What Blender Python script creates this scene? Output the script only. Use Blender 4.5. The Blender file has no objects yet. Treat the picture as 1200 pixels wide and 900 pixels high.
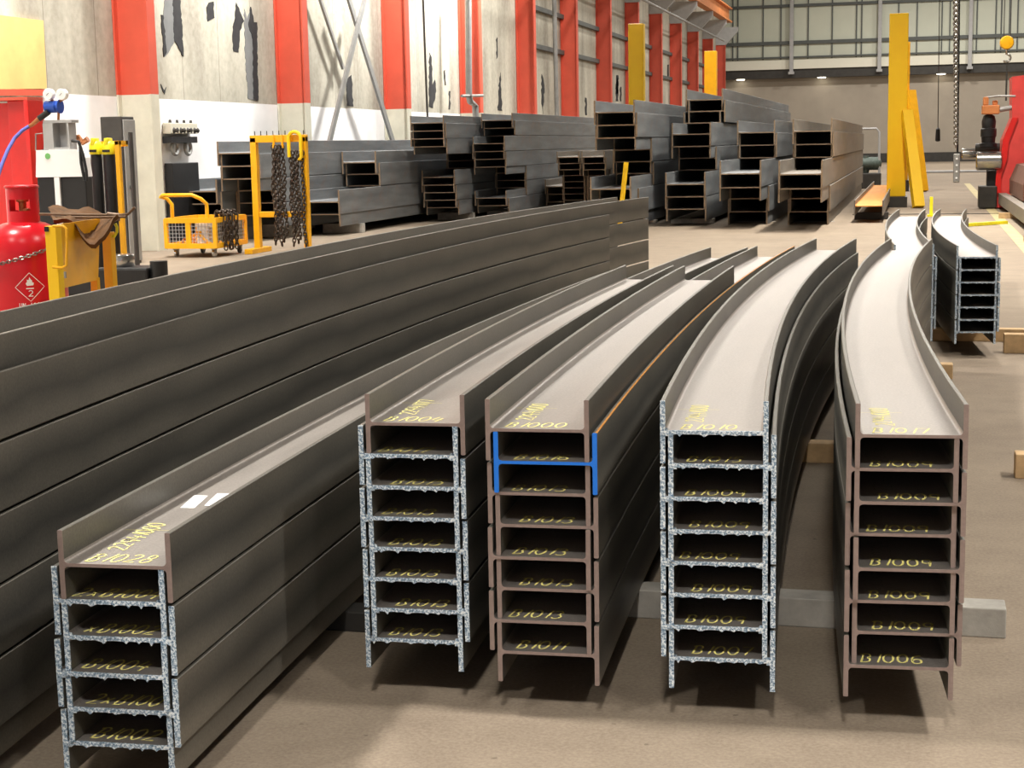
import bpy, bmesh, math, random
from mathutils import Vector, Matrix
random.seed(7)
C = bpy.context.scene.collection
PI = math.pi

# ------------------------------------------------------------------ camera
F = 1830.0; H = 1.45; ROLL = .019; PITCH = math.radians(8.6997); YAW = math.radians(14.4021)
fw = Vector((-math.sin(YAW)*math.cos(PITCH), math.cos(YAW)*math.cos(PITCH), -math.sin(PITCH)))
rt0 = Vector((math.cos(YAW), math.sin(YAW), 0)); up0 = rt0.cross(fw)
RT = rt0*math.cos(ROLL) - up0*math.sin(ROLL); UP = rt0*math.sin(ROLL) + up0*math.cos(ROLL)
cd = bpy.data.cameras.new('camera'); cam = bpy.data.objects.new('camera', cd); C.objects.link(cam)
cam.matrix_world = Matrix(((RT.x, UP.x, -fw.x, 0), (RT.y, UP.y, -fw.y, 0), (RT.z, UP.z, -fw.z, H), (0, 0, 0, 1)))
cd.sensor_width = 36; cd.lens = 36*F/1200; cd.clip_start = .05; cd.clip_end = 400
bpy.context.scene.camera = cam
CO = Vector((0, 0, H))
def ray(x, y): return fw + RT*((x-600)/F) + UP*((450-y)/F)
def atY(x, y, Y): d = ray(x, y); return CO + d*(Y/d.y)
def atX(x, y, X): d = ray(x, y); return CO + d*(X/d.x)
def atZ(x, y, z): d = ray(x, y); return CO + d*((z-H)/d.z)

# ------------------------------------------------------------------ materials
def lin(c):
    return tuple(((v/255)/12.92 if v/255 <= .04045 else ((v/255+.055)/1.055)**2.4) for v in c)
class NM:
    def __init__(s, name):
        s.m = bpy.data.materials.new(name); s.m.use_nodes = True
        s.n = s.m.node_tree.nodes; s.l = s.m.node_tree.links
        s.b = s.n['Principled BSDF']
    def add(s, t, **k):
        o = s.n.new(t)
        for a, v in k.items(): setattr(o, a, v)
        return o
    def coord(s, scale=(1, 1, 1), out='Object', rot=(0, 0, 0)):
        tc = s.add('ShaderNodeTexCoord'); mp = s.add('ShaderNodeMapping')
        mp.inputs['Scale'].default_value = scale; mp.inputs['Rotation'].default_value = rot
        s.l.new(tc.outputs[out], mp.inputs['Vector']); return mp.outputs[0]
    def noise(s, vec, scale, detail=4, rough=.6):
        t = s.add('ShaderNodeTexNoise'); t.inputs['Scale'].default_value = scale
        t.inputs['Detail'].default_value = detail; t.inputs['Roughness'].default_value = rough
        s.l.new(vec, t.inputs['Vector']); return t.outputs['Fac']
    def ramp(s, fac, stops):
        r = s.add('ShaderNodeValToRGB'); e = r.color_ramp.elements
        while len(e) < len(stops): e.new(.5)
        for q, (p, c) in zip(e, stops): q.position = p; q.color = (c[0], c[1], c[2], 1) if len(c) > 2 else (c[0],)*3+(1,)
        s.l.new(fac, r.inputs['Fac']); return r.outputs['Color']
    def mix(s, fac, a, b, mode='MIX'):
        x = s.add('ShaderNodeMix', data_type='RGBA', blend_type=mode)
        for sock, v in ((x.inputs[0], fac), (x.inputs[6], a), (x.inputs[7], b)):
            if isinstance(v, (int, float)): sock.default_value = v
            elif isinstance(v, tuple): sock.default_value = v+(1,) if len(v) == 3 else v
            else: s.l.new(v, sock)
        return x.outputs[2]
    def bump(s, h, strength=.3, dist=.01):
        b = s.add('ShaderNodeBump'); b.inputs['Strength'].default_value = strength; b.inputs['Distance'].default_value = dist
        s.l.new(h, b.inputs['Height']); s.l.new(b.outputs[0], s.b.inputs['Normal'])
    def col(s, c):
        if isinstance(c, tuple): s.b.inputs['Base Color'].default_value = c+(1,)
        else: s.l.new(c, s.b.inputs['Base Color'])
    def rough(s, c):
        if isinstance(c, (int, float)): s.b.inputs['Roughness'].default_value = c
        else: s.l.new(c, s.b.inputs['Roughness'])
    def metal(s, v): s.b.inputs['Metallic'].default_value = v
def simple(name, rgb, rough=.5, metal=0., var=.15, scale=6., bump=0.):
    k = NM(name); c = lin(rgb); v = k.coord()
    f = k.noise(v, scale, 5)
    k.col(k.ramp(f, [(.3, tuple(x*(1-var) for x in c)), (.7, tuple(min(1, x*(1+var)) for x in c))]))
    k.rough(rough); k.metal(metal)
    if bump: k.bump(k.noise(v, scale*8, 3), bump, .003)
    return k.m
def steel(name, dark, light, rough=.42, metal=.7, rust=0., rustcol=(150, 95, 60)):
    k = NM(name); v = k.coord((3.0, .35, 3.0)); v2 = k.coord((1, 1, 1))
    f = k.noise(v, 2.2, 6, .6)
    c = k.ramp(f, [(.3, lin(dark)), (.7, lin(light))])
    g = k.noise(v2, 160, 2, .5)
    c = k.mix(.35, c, k.ramp(g, [(.3, tuple(x*.7 for x in lin(dark))), (.75, lin(light))]))
    if rust:
        r = k.ramp(k.noise(v2, 5, 6, .7), [(.5, (0,)), (.72, (rust,))])
        c = k.mix(r, c, lin(rustcol))
    k.col(c); k.metal(metal)
    k.rough(k.ramp(f, [(.2, (rough-.06,)), (.8, (rough+.08,))]))
    k.bump(k.noise(v2, 60, 3), .12, .002)
    return k.m
M = {}
M['steel'] = steel('mill_scale_steel_sheen', (164, 157, 151), (194, 187, 181), .43, .75)  # web of the same steel, overhead sheen lightened into its base colour
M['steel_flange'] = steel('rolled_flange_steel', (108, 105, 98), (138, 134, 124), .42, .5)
def reflection_band(m):  # multiplies a wavy dark reflection into the mid-flange base colour
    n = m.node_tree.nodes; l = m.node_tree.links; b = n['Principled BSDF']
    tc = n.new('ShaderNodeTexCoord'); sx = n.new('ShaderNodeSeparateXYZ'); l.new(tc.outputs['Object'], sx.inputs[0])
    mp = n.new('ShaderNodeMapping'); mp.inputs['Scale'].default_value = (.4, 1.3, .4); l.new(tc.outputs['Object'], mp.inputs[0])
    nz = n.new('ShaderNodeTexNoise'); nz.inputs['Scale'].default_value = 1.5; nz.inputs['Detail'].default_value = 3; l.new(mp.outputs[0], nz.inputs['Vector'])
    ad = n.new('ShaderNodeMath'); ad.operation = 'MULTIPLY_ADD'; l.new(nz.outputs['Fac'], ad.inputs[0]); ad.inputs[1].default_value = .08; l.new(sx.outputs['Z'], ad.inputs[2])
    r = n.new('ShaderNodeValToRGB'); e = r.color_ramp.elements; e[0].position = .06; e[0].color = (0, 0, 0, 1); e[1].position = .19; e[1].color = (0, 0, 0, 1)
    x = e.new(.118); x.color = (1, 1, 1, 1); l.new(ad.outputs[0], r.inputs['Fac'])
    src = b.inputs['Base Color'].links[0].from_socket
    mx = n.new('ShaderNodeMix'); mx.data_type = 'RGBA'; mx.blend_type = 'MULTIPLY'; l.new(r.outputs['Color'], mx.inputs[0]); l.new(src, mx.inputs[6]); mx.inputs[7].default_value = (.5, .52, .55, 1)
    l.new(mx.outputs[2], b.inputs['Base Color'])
reflection_band(M['steel_flange'])
M['old_steel'] = steel('weathered_steel', (100, 104, 108), (150, 154, 156), .5, .35, .25)
M['brown_steel'] = steel('weathered_brown_steel', (108, 103, 97), (148, 141, 131), .55, .3, .5, (150, 128, 104))
M['old_end'] = simple('rusty_beam_end', (150, 130, 108), .7, .1, .2, 14)
M['sawn'] = simple('sawn_steel_end', (148, 130, 124), .5, .15, .12, 60)
M['blue_end'] = simple('blue_painted_end', (24, 122, 235), .45, 0, .03, 20)
M['orange_edge'] = simple('rust_orange_edge', (216, 150, 70), .7, 0, .2, 30)
k = NM('torch_cut_steel'); v = k.coord((1, 1, 1))
k.col(k.ramp(k.noise(v, 190, 4, .7), [(.38, lin((88, 112, 136))), (.48, lin((150, 176, 200))), (.58, lin((244, 251, 255)))]))
k.metal(.15); k.rough(.4); k.bump(k.noise(v, 260, 3), .5, .003); M['torch'] = k.m
M['chalk_low'] = simple('yellow_chalk_in_shade', (250, 234, 140), .95, 0, .15, 60)  # same yellow chalk, retinted for the shaded lower beams
M['chalk'] = simple('yellow_chalk', (244, 236, 150), .95, 0, .1, 40)
M['chalk_dim'] = simple('worn_grey_chalk', (150, 148, 135), .95, 0, .2, 40)
M['sticker'] = simple('white_paper', (250, 250, 250), .6, 0, .02)
M['timber'] = simple('pale_timber', (205, 172, 128), .8, 0, .2, 12, .2)
M['timber_grey'] = simple('white_washed_timber', (172, 168, 160), .8, 0, .25, 9, .3)
M['yellow'] = simple('yellow_paint', (244, 178, 16), .42, 0, .1, 5)
M['yellow_bright'] = simple('bright_yellow_paint', (255, 205, 22), .42, 0, .05, 2)
M['yellow_lemon'] = simple('lemon_yellow_plastic', (240, 228, 40), .4, 0, .1, 20)
M['red_gas'] = simple('red_cylinder_paint', (214, 22, 38), .28, 0, .06, 3)
M['red_frame'] = simple('red_machine_paint', (220, 74, 70), .4, 0, .12, 3)
M['red_door'] = simple('red_door_paint', (214, 34, 30), .35, 0, .1, 3)
M['orange_col'] = simple('orange_red_column_paint', (206, 84, 62), .55, 0, .08, 2.5)
M['cream'] = simple('cream_column_paint', (206, 203, 186), .6, 0, .1, 3)
M['ply'] = simple('yellowed_board', (226, 190, 120), .7, 0, .12, 2)
M['black'] = simple('black_plastic', (22, 22, 24), .5, 0, .2, 8)
M['darkgrey'] = simple('dark_grey_metal', (62, 60, 57), .5, .3, .2, 5)
M['grey'] = simple('grey_metal', (150, 150, 148), .45, .3, .12, 6)
M['lightgrey'] = simple('light_grey_paint', (172, 172, 172), .5, 0, .08, 5)
M['white'] = simple('white_enamel', (242, 242, 242), .4, 0, .03, 4)
M['chrome'] = simple('polished_metal', (190, 188, 184), .22, .95, .08, 6)
M['chain'] = simple('dark_chain_steel', (78, 68, 60), .4, .7, .4, 30)
M['chain_bright'] = simple('galvanised_chain', (140, 136, 130), .3, .8, .2, 30)
M['blue'] = simple('blue_paint', (28, 74, 170), .35, 0, .1, 8)
M['hose'] = simple('violet_blue_hose', (92, 98, 176), .5, 0, .08, 20)
M['copper'] = simple('dull_brass', (170, 110, 70), .4, .6, .15, 20)
M['cloth'] = simple('oily_brown_leather', (98, 64, 26), .85, 0, .35, 14, .3)
M['rust_beam'] = steel('orange_rusted_steel', (214, 140, 66), (236, 170, 92), .7, .1)
M['girt'] = simple('dark_girt_steel', (88, 92, 90), .6, .2, .1, 3)
M['torch_tube'] = simple('tarnished_brass_tube', (112, 88, 66), .45, .5, .25, 20)
M['crane'] = simple('orange_crane_paint', (206, 130, 76), .6, 0, .12, 2)
M['bluegreen_machine'] = simple('teal_grey_machine_paint', (86, 98, 92), .6, .2, .3, 12)
M['tape'] = simple('yellow_floor_paint', (176, 162, 118), .7, 0, .2, 4)

# floor
k = NM('concrete_floor'); v = k.coord()
n1 = k.noise(v, .55, 6, .6); n2 = k.noise(v, 4, 6, .65); n3 = k.noise(v, 90, 2)
c = k.ramp(n1, [(.3, lin((128, 114, 100))), (.7, lin((156, 142, 124)))])
c = k.mix(.35, c, k.ramp(n2, [(.3, lin((112, 100, 88))), (.7, lin((170, 156, 138)))]))
c = k.mix(.2, c, k.ramp(n3, [(.35, lin((110, 98, 88))), (.7, lin((180, 168, 150)))]))
sp = k.ramp(k.noise(v, 26, 3, .5), [(.70, (0,)), (.76, (.6,))])
c = k.mix(sp, c, lin((88, 78, 70)))
k.col(c); k.rough(k.ramp(n2, [(.3, (.72,)), (.7, (.86,))])); k.b.inputs['Specular IOR Level'].default_value = .1; k.bump(n3, .15, .003); M['floor'] = k.m
# left wall: white painted lower part, stained cream lining sheets above
k = NM('painted_wall_with_lining'); tc = k.add('ShaderNodeTexCoord'); sx = k.add('ShaderNodeSeparateXYZ'); k.l.new(tc.outputs['Object'], sx.inputs[0])
v = k.coord((1, 1, 1)); vs = k.coord((1, 1., .3))
streak = k.noise(vs, 1.1, 3, .5)
lining = k.ramp(streak, [(.3, lin((138, 132, 118))), (.5, lin((176, 172, 156))), (.7, lin((206, 202, 186)))])
lining = k.mix(.3, lining, k.ramp(k.noise(v, 9, 5), [(.3, lin((138, 134, 122))), (.7, lin((206, 202, 190)))]))
fr = k.add('ShaderNodeMath', operation='FRACT'); dv = k.add('ShaderNodeMath', operation='DIVIDE'); dv.inputs[1].default_value = 1.37
k.l.new(sx.outputs['Y'], dv.inputs[0]); k.l.new(dv.outputs[0], fr.inputs[0])
lt = k.add('ShaderNodeMath', operation='LESS_THAN'); lt.inputs[1].default_value = .012; k.l.new(fr.outputs[0], lt.inputs[0])
lining = k.mix(lt.outputs[0], lining, lin((128, 122, 110)))
white = k.ramp(k.noise(v, 1.5, 4), [(.3, lin((236, 236, 236))), (.7, lin((250, 250, 250)))])
gz = k.add('ShaderNodeMath', operation='GREATER_THAN'); gz.inputs[1].default_value = 2.26; k.l.new(sx.outputs['Z'], gz.inputs[0])
k.col(k.mix(gz.outputs[0], white, lining)); k.rough(.75); M['wall_left'] = k.m
M['wall_far_top'] = simple('pale_cladding', (200, 204, 188), .6, 0, .05, .5)
M['wall_far_low'] = simple('grey_brown_blockwork', (168, 158, 144), .8, 0, .08, .8)
M['wall_other'] = simple('dim_cladding', (120, 116, 108), .8, 0, .1, .5)
M['ceiling'] = simple('roof_sheet', (150, 152, 148), .7, 0, .06, .5)
M['white_band'] = simple('white_fascia', (232, 230, 214), .6, 0, .03, 1)
M['tear_dark'] = simple('black_hole_behind_lining', (38, 38, 40), .9, 0, .3, 6)
M['tear_grey'] = simple('grey_backing', (112, 114, 114), .8, 0, .12, 4)
k = NM('lamp_glow'); k.b.inputs['Emission Color'].default_value = (1, .93, .75, 1); k.b.inputs['Emission Strength'].default_value = 6; M['glow'] = k.m

# ------------------------------------------------------------------ mesh helpers
def link(name, verts, faces, mat, parent=None, loc=None, smooth=False, mats=None, midx=None):
    me = bpy.data.meshes.new(name); me.from_pydata([tuple(v) for v in verts], [], faces)
    for m in (mats or [mat]): me.materials.append(m)
    if midx: me.polygons.foreach_set('material_index', midx)
    if smooth: me.polygons.foreach_set('use_smooth', [True]*len(me.polygons))
    me.validate(); me.update()
    bm = bmesh.new(); bm.from_mesh(me); bmesh.ops.recalc_face_normals(bm, faces=bm.faces); bm.to_mesh(me); bm.free()
    o = bpy.data.objects.new(name, me); C.objects.link(o)
    if loc: o.location = loc
    if parent: o.parent = parent
    if smooth: me.set_sharp_from_angle(angle=math.radians(38))
    return o
class MB:
    def __init__(s): s.v = []; s.f = []
    def add(s, v, f):
        n = len(s.v); s.v += [Vector(p) for p in v]; s.f += [tuple(i+n for i in q) for q in f]; return s
    def box(s, x0, x1, y0, y1, z0, z1, bev=0.):
        if bev <= 0:
            return s.add([(x, y, z) for x in (x0, x1) for y in (y0, y1) for z in (z0, z1)],
                  [(0, 1, 3, 2), (4, 6, 7, 5), (0, 4, 5, 1), (2, 3, 7, 6), (0, 2, 6, 4), (1, 5, 7, 3)])
        bm = bmesh.new(); bmesh.ops.create_cube(bm, size=1)
        for w in bm.verts: w.co = Vector(((x0+x1)/2+w.co.x*(x1-x0), (y0+y1)/2+w.co.y*(y1-y0), (z0+z1)/2+w.co.z*(z1-z0)))
        bmesh.ops.bevel(bm, geom=bm.edges[:], offset=bev, segments=2, affect='EDGES', profile=.5)
        bm.verts.index_update(); s.add([w.co for w in bm.verts], [tuple(w.index for w in f.verts) for f in bm.faces]); bm.free(); return s
    def bar(s, a, b, w, h=None, upv=Vector((0, 0, 1))):
        a = Vector(a); b = Vector(b); d = (b-a).normalized(); h = h or w
        sd = d.cross(upv)
        if sd.length < 1e-4: sd = d.cross(Vector((0, 1, 0)))
        sd.normalize(); u = sd.cross(d).normalized()
        vs = [p+sd*(i*w/2)+u*(j*h/2) for p in (a, b) for i, j in ((-1, -1), (1, -1), (1, 1), (-1, 1))]
        return s.add(vs, [(0, 3, 2, 1), (4, 5, 6, 7), (0, 1, 5, 4), (1, 2, 6, 5), (2, 3, 7, 6), (3, 0, 4, 7)])
    def tube(s, pts, r, n=10, closed=False):
        pts = [Vector(p) for p in pts]; m = len(pts); rr = r if isinstance(r, (list, tuple)) else [r]*m
        prev = None; vs = []
        for i, p in enumerate(pts):
            a = pts[(i-1) % m] if (closed or i > 0) else p; b = pts[(i+1) % m] if (closed or i < m-1) else p
            t = (b-a).normalized()
            if prev is None:
                ref = Vector((0, 0, 1)) if abs(t.z) < .9 else Vector((1, 0, 0)); nrm = t.cross(ref).normalized()
            else: nrm = (prev-t*prev.dot(t)).normalized()
            prev = nrm; bn = t.cross(nrm)
            for k_ in range(n):
                a_ = 2*PI*k_/n; vs.append(p+(nrm*math.cos(a_)+bn*math.sin(a_))*rr[i])
        fs = []
        for i in range(m if closed else m-1):
            j = (i+1) % m
            for k_ in range(n): fs.append((i*n+k_, i*n+(k_+1) % n, j*n+(k_+1) % n, j*n+k_))
        if not closed: fs += [tuple(range(n))[::-1], tuple((m-1)*n+k_ for k_ in range(n))]
        return s.add(vs, fs)
    def lathe(s, prof, c=(0, 0, 0), n=28, axis='z'):
        vs = []; fs = []
        for r, z in prof:
            for k_ in range(n):
                a = 2*PI*k_/n; x, y = r*math.cos(a), r*math.sin(a)
                p = (x, y, z) if axis == 'z' else ((x, z, y) if axis == 'y' else (z, x, y))
                vs.append(Vector(p)+Vector(c))
        for i in range(len(prof)-1):
            for k_ in range(n): fs.append((i*n+k_, i*n+(k_+1) % n, (i+1)*n+(k_+1) % n, (i+1)*n+k_))
        fs += [tuple(range(n)), tuple((len(prof)-1)*n+k_ for k_ in range(n))]
        return s.add(vs, fs)
    def prism(s, poly, d):   # poly: list of 3D points (planar), d: extrusion vector
        n = len(poly); d = Vector(d); a = [Vector(p) for p in poly]; b = [p+d for p in a]
        return s.add(a+b, [tuple(range(n)), tuple(range(2*n-1, n-1, -1))]+[(i, (i+1) % n, n+(i+1) % n, n+i) for i in range(n)])
    def build(s, name, mat, parent=None, loc=None, smooth=False):
        org = Vector(loc) if loc else Vector((0, 0, 0))
        if parent is not None: org = POS.get(parent.name, Vector((0, 0, 0)))
        vs = [p-org for p in s.v]
        o = link(name, vs, s.f, M[mat] if isinstance(mat, str) else mat, parent, loc if parent is None else None, smooth)
        POS[o.name] = org if parent is not None else org
        return o
POS = {}
def tag(o, label=None, cat=None, group=None, kind=None):
    if label: o['label'] = label
    if cat: o['category'] = cat
    if group: o['group'] = group
    if kind: o['kind'] = kind
    return o
def thing(name, label, cat, loc, group=None):
    o = bpy.data.objects.new(name, None); C.objects.link(o); o.location = loc; o.empty_display_size = .1
    POS[o.name] = Vector(loc); o['kind'] = 'thing'
    return tag(o, label, cat, group)
def solo(o, label, cat, group=None): return tag(o, label, cat, group, 'thing')
def base_of(mb): 
    xs = [p.x for p in mb.v]; ys = [p.y for p in mb.v]; zs = [p.z for p in mb.v]
    return ((min(xs)+max(xs))/2, (min(ys)+max(ys))/2, min(zs))
ORD = ['top', 'second', 'third', 'fourth', 'fifth', 'sixth', 'seventh', 'eighth', 'ninth', 'tenth', 'eleventh', 'twelfth', 'thirteenth']
def ordp(i): return 'topmost' if i == 0 else ORD[i]+' from top'

# ------------------------------------------------------------------ chalk letters (stroke glyphs in a 1 x 1.4 box)
def arc(cx, cy, rx, ry, a0, a1, n=10): return [(cx+rx*math.cos(math.radians(a0+(a1-a0)*i/n)), cy+ry*math.sin(math.radians(a0+(a1-a0)*i/n))) for i in range(n+1)]
G = {
 'B': [[(.15, 0), (.3, 1.4)], [(.0, 1.25)]+arc(.55, 1.05, .35, .33, 100, -80, 8)+[(.3, .7)], [(.3, .7)]+arc(.5, .36, .42, .36, 80, -95, 8)+[(.05, .02)]],
 '0': [arc(.5, .7, .45, .68, 100, 460, 16)], '1': [[(.35, 0), (.6, 1.4)]],
 '2': [arc(.5, 1.0, .4, .38, 160, -40, 8)+[(.05, .02), (1., .05)]],
 '3': [arc(.42, 1.05, .4, .33, 150, -80, 8)+arc(.45, .36, .45, .36, 80, -150, 9)],
 '4': [[(.35, 1.4), (.05, .55), (1.05, .5)], [(.85, 1.0), (.6, -.05)]],
 '5': [[(.95, 1.38), (.3, 1.35), (.2, .85)]+arc(.45, .42, .42, .42, 80, -130, 9)],
 '6': [[(.8, 1.4)]+arc(.55, .8, .5, .5, 130, 190, 4)+arc(.5, .38, .42, .36, 180, 530, 12)],
 '7': [[(.0, 1.35), (.95, 1.38), (.4, 0)]],
 '8': [arc(.55, 1.05, .3, .32, -60, 240, 10)+arc(.48, .36, .4, .36, 110, -240, 12)],
 '9': [arc(.45, .95, .4, .36, 10, 350, 12)+[(.85, 1.2), (.75, 0)]],
 'x': [[(.1, .1), (.8, .9)], [(.1, .9), (.8, .1)]], ' ': [],
}
def ribbon(mb, pts, w, fn):
    P = [Vector((a, b)) for a, b in pts]
    L = []; R = []
    for i, p in enumerate(P):
        a = P[max(0, i-1)]; b = P[min(len(P)-1, i+1)]; t = b-a
        if t.length < 1e-9: t = Vector((1, 0))
        t.normalize(); n = Vector((-t.y, t.x))*w/2; L.append(p+n); R.append(p-n)
    vs = [fn(q.x, q.y) for q in L]+[fn(q.x, q.y) for q in R]; m = len(P)
    mb.add(vs, [(i, i+1, m+i+1, m+i) for i in range(m-1)])
def write(mb, text, fn, x0, y0, cw, ch, w, rot=False, jit=.06, rnd=random):
    x = 0
    for c_ in text:
        jy = rnd.uniform(-jit, jit)*ch
        for st in G[c_]:
            pts = []
            for gx, gy in st:
                a = x+gx*cw*.78+gy*cw*.12; b = gy/1.4*ch+jy
                pts.append((x0-b, y0+a) if rot else (x0+a, y0+b))
            ribbon(mb, pts, w, fn)
        x += cw*(.6 if c_ == '1' else 1.0)

# ------------------------------------------------------------------ steel beams
def quad(p0, p1, p2):    # x as a parabola through three (x, y) plan points
    (x0, y0), (x1, y1), (x2, y2) = p0, p1, p2
    def f(y): return x0*(y-y1)*(y-y2)/((y0-y1)*(y0-y2))+x1*(y-y0)*(y-y2)/((y1-y0)*(y1-y2))+x2*(y-y0)*(y-y1)/((y2-y0)*(y2-y1))
    return f
def sweep(mb, sec, fx, y0, y1, n, off, zc):
    rings = []
    for i in range(n+1):
        y = y0+(y1-y0)*i/n; h = 1e-3; t = Vector((fx(y+h)-fx(y-h), 2*h)).normalized(); nx = Vector((t.y, -t.x))
        rings.append([Vector((fx(y)+nx.x*(u+off), y+nx.y*(u+off), zc+v_)) for u, v_ in sec])
    m = len(sec); vs = [p for r in rings for p in r]
    fs = [(i*m+j, i*m+(j+1) % m, (i+1)*m+(j+1) % m, (i+1)*m+j) for i in range(n) for j in range(m)]
    fs += [tuple(range(m)), tuple(n*m+j for j in range(m-1, -1, -1))]
    mb.add(vs, fs)
def flange_sec(s, d, b, tf, c=.0016):
    u0, u1 = (d/2-tf, d/2) if s > 0 else (-d/2, -d/2+tf)
    return [(u0+c, -b/2), (u1-c, -b/2), (u1, -b/2+c), (u1, b/2-c), (u1-c, b/2), (u0+c, b/2), (u0, b/2-c), (u0, -b/2+c)]
def web_sec(d, tf, tw, r):
    e = d/2-tf; P = []
    for sx_, sy_, a0 in ((1, 1, 270), (-1, 1, 0), (-1, -1, 90), (1, -1, 180)):
        seg = []
        for i in range(5):
            a = math.radians(90*i/4); seg.append((sx_*(e-r+r*math.sin(a)), sy_*(tw/2+r-r*math.cos(a))))
        if sx_*sy_ > 0: seg = seg[::-1]
        P += seg
    # order: start right-top going counter-clockwise
    return P
def end_fn(fx, y, off, zc):
    h = 1e-3; t = Vector((fx(y+h)-fx(y-h), 2*h)).normalized(); nx = Vector((t.y, -t.x))
    def g(u, v_, dd=0.): return Vector((fx(y)+nx.x*(u+off)+t.x*dd, y+nx.y*(u+off)+t.y*dd, zc+v_))
    return g
def jag_plate(mb, g, u0, u1, v0, v1, horizontal, rnd, depth, amp, teeth):
    n = 60 if horizontal else 34; A = []; B = []
    ph = rnd.uniform(0, 9)
    for i in range(n+1):
        q = i/n
        if horizontal:
            u = u0+(u1-u0)*q; t_ = abs(rnd.gauss(0, amp))
            if teeth: t_ += max(0, math.sin(q*38+ph+2*math.sin(q*9)))**4*.0055*rnd.uniform(.3, 1.5)
            A.append((u, v0-t_)); B.append((u, v1+rnd.uniform(-amp, amp)*.5))
        else:
            v_ = v0+(v1-v0)*q
            A.append((u0-abs(rnd.gauss(0, amp))*.8, v_)); B.append((u1+abs(rnd.gauss(0, amp))*.8, v_))
    k_ = n+1
    vs = [g(u, v_, -depth) for u, v_ in A]+[g(u, v_, -depth) for u, v_ in B]+[g(u, v_, 0) for u, v_ in A]+[g(u, v_, 0) for u, v_ in B]
    fs = []
    for i in range(n):
        fs += [(i, i+1, k_+i+1, k_+i), (i, i+1, 2*k_+i+1, 2*k_+i), (k_+i, k_+i+1, 3*k_+i+1, 3*k_+i)]
    fs += [(0, k_, 3*k_, 2*k_), (n, k_+n, 3*k_+n, 2*k_+n)]
    mb.add(vs, fs)
def beam(fx, y0, y1, off, zc, d, b, tf, tw, label, group, end=None, mark=None, mark2=None, n=20, mat='steel', fmat='steel_flange', r=.009, orange=False, side_mark=None, sticker=False, far_end=None, seed=0):
    rnd = random.Random(seed)
    g0 = end_fn(fx, y0, off, zc)
    base = g0(0, -b/2)
    t = thing('steel_beam', label, 'steel beam', tuple(base), group)
    w = MB(); sweep(w, web_sec(d, tf, tw, r), fx, y0, y1, n, off, zc); w.build('web', mat, t, smooth=True)
    for s in (-1, 1):
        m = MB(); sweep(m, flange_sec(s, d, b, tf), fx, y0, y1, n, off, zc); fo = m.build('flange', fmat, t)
        if orange and s > 0:
            q = MB(); sweep(q, [(d/2-tf*.38, b/2-.001), (d/2+.0004, b/2-.002), (d/2+.0004, b/2+.0006), (d/2-tf*.38, b/2+.0006)], fx, y0+.002, y1, n, off, zc)
            e = q.build('rusty_edge', 'orange_edge', fo); e['label'] = 'orange rusted top edge'
    for ye, kind, sg in ((y0, end, 1), (y1, far_end, -1)):
        if not kind: continue
        g = end_fn(fx, ye, off, zc); m = MB()
        gg = (lambda u, v_, dd=0., g=g, sg=sg: g(u, v_, dd*sg))
        if kind == 'torch':
            jag_plate(m, gg, -d/2, -d/2+tf-.0003, -b/2, b/2, False, rnd, .004, .0007, False)
            jag_plate(m, gg, d/2-tf+.0003, d/2, -b/2, b/2, False, rnd, .004, .0007, False)
            jag_plate(m, gg, -d/2+tf*.5, d/2-tf*.5, -tw/2-.0004, tw/2+.0004, True, rnd, .005, .0007, True)
            for _ in range(4):
                u = rnd.choice((-1, 1))*(d/2-tf-.003); vv = rnd.choice((-1, 1))*(tw/2+.002)
                m.prism([gg(u-.006, vv-.004, -.0045), gg(u+.006, vv-.004, -.0045), gg(u+.004, vv+.004, -.0045), gg(u-.004, vv+.004, -.0045)], gg(0, 0, 0)-gg(0, 0, -.0044))
            ce = m.build('cut_end', 'torch', t); ce['label'] = 'flame-cut bluish silver end face'
        else:
            dp = .0015; sec = web_sec(d, tf, tw, r)
            for s_ in (flange_sec(-1, d, b, tf), flange_sec(1, d, b, tf), sec):
                m.prism([gg(u, v_, -dp) for u, v_ in s_], gg(0, 0, 0)-gg(0, 0, -dp*.98))
            ce = m.build('cut_end', {'sawn': 'sawn', 'blue': 'blue_end', 'old': 'old_end'}[kind], t)
            ce['label'] = {'sawn': 'plum brown sawn end face', 'blue': 'bright blue painted end face', 'old': 'rusty end face'}[kind]
    if mark or mark2:
        top = tw/2+.0009
        def fn(a, b_):
            return end_fn(fx, y0+b_, off, zc)(a, top)
        if mark:
            m = MB(); n_ = len(mark)
            cw = .0345 if n_ <= 5 else .031
            x0 = -.088+rnd.uniform(-.006, .012)
            if n_ > 5: x0 = -.1
            write(m, mark, fn, x0, .016+rnd.uniform(0, .008), cw, .064, .0042 if (mark2 and mark2[1]) else .005, rnd=rnd, jit=.03)
            m.build('chalk_mark', 'chalk' if mark2 and mark2[1] else 'chalk_low', t)['label'] = 'yellow chalk number '+mark.strip()
        if mark2:
            m = MB(); txt, bright = mark2
            write(m, txt, fn, -.032, .115, .034, .046, .0048 if bright else .0022, rot=True, rnd=rnd)
            if bright: ribbon(m, [(-.11, .30), (.0, .302)], .002, fn)
            m.build('chalk_mark', 'chalk' if bright else 'chalk_dim', t)
    if sticker:
        m = MB()
        for ya, u_ in ((.53, -.048), (.56, .004)):
            g = end_fn(fx, y0+ya, off, zc); g2 = end_fn(fx, y0+ya+.14, off, zc)
            m.prism([g(u_-.019, tw/2+.0008), g(u_+.019, tw/2+.0008), g2(u_-.001, tw/2+.0008), g2(u_-.039, tw/2+.0008)], (0, 0, .0006))
        m.build('paper_label', 'sticker', t)['label'] = 'pair of plain white paper labels'
    return t

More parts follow.
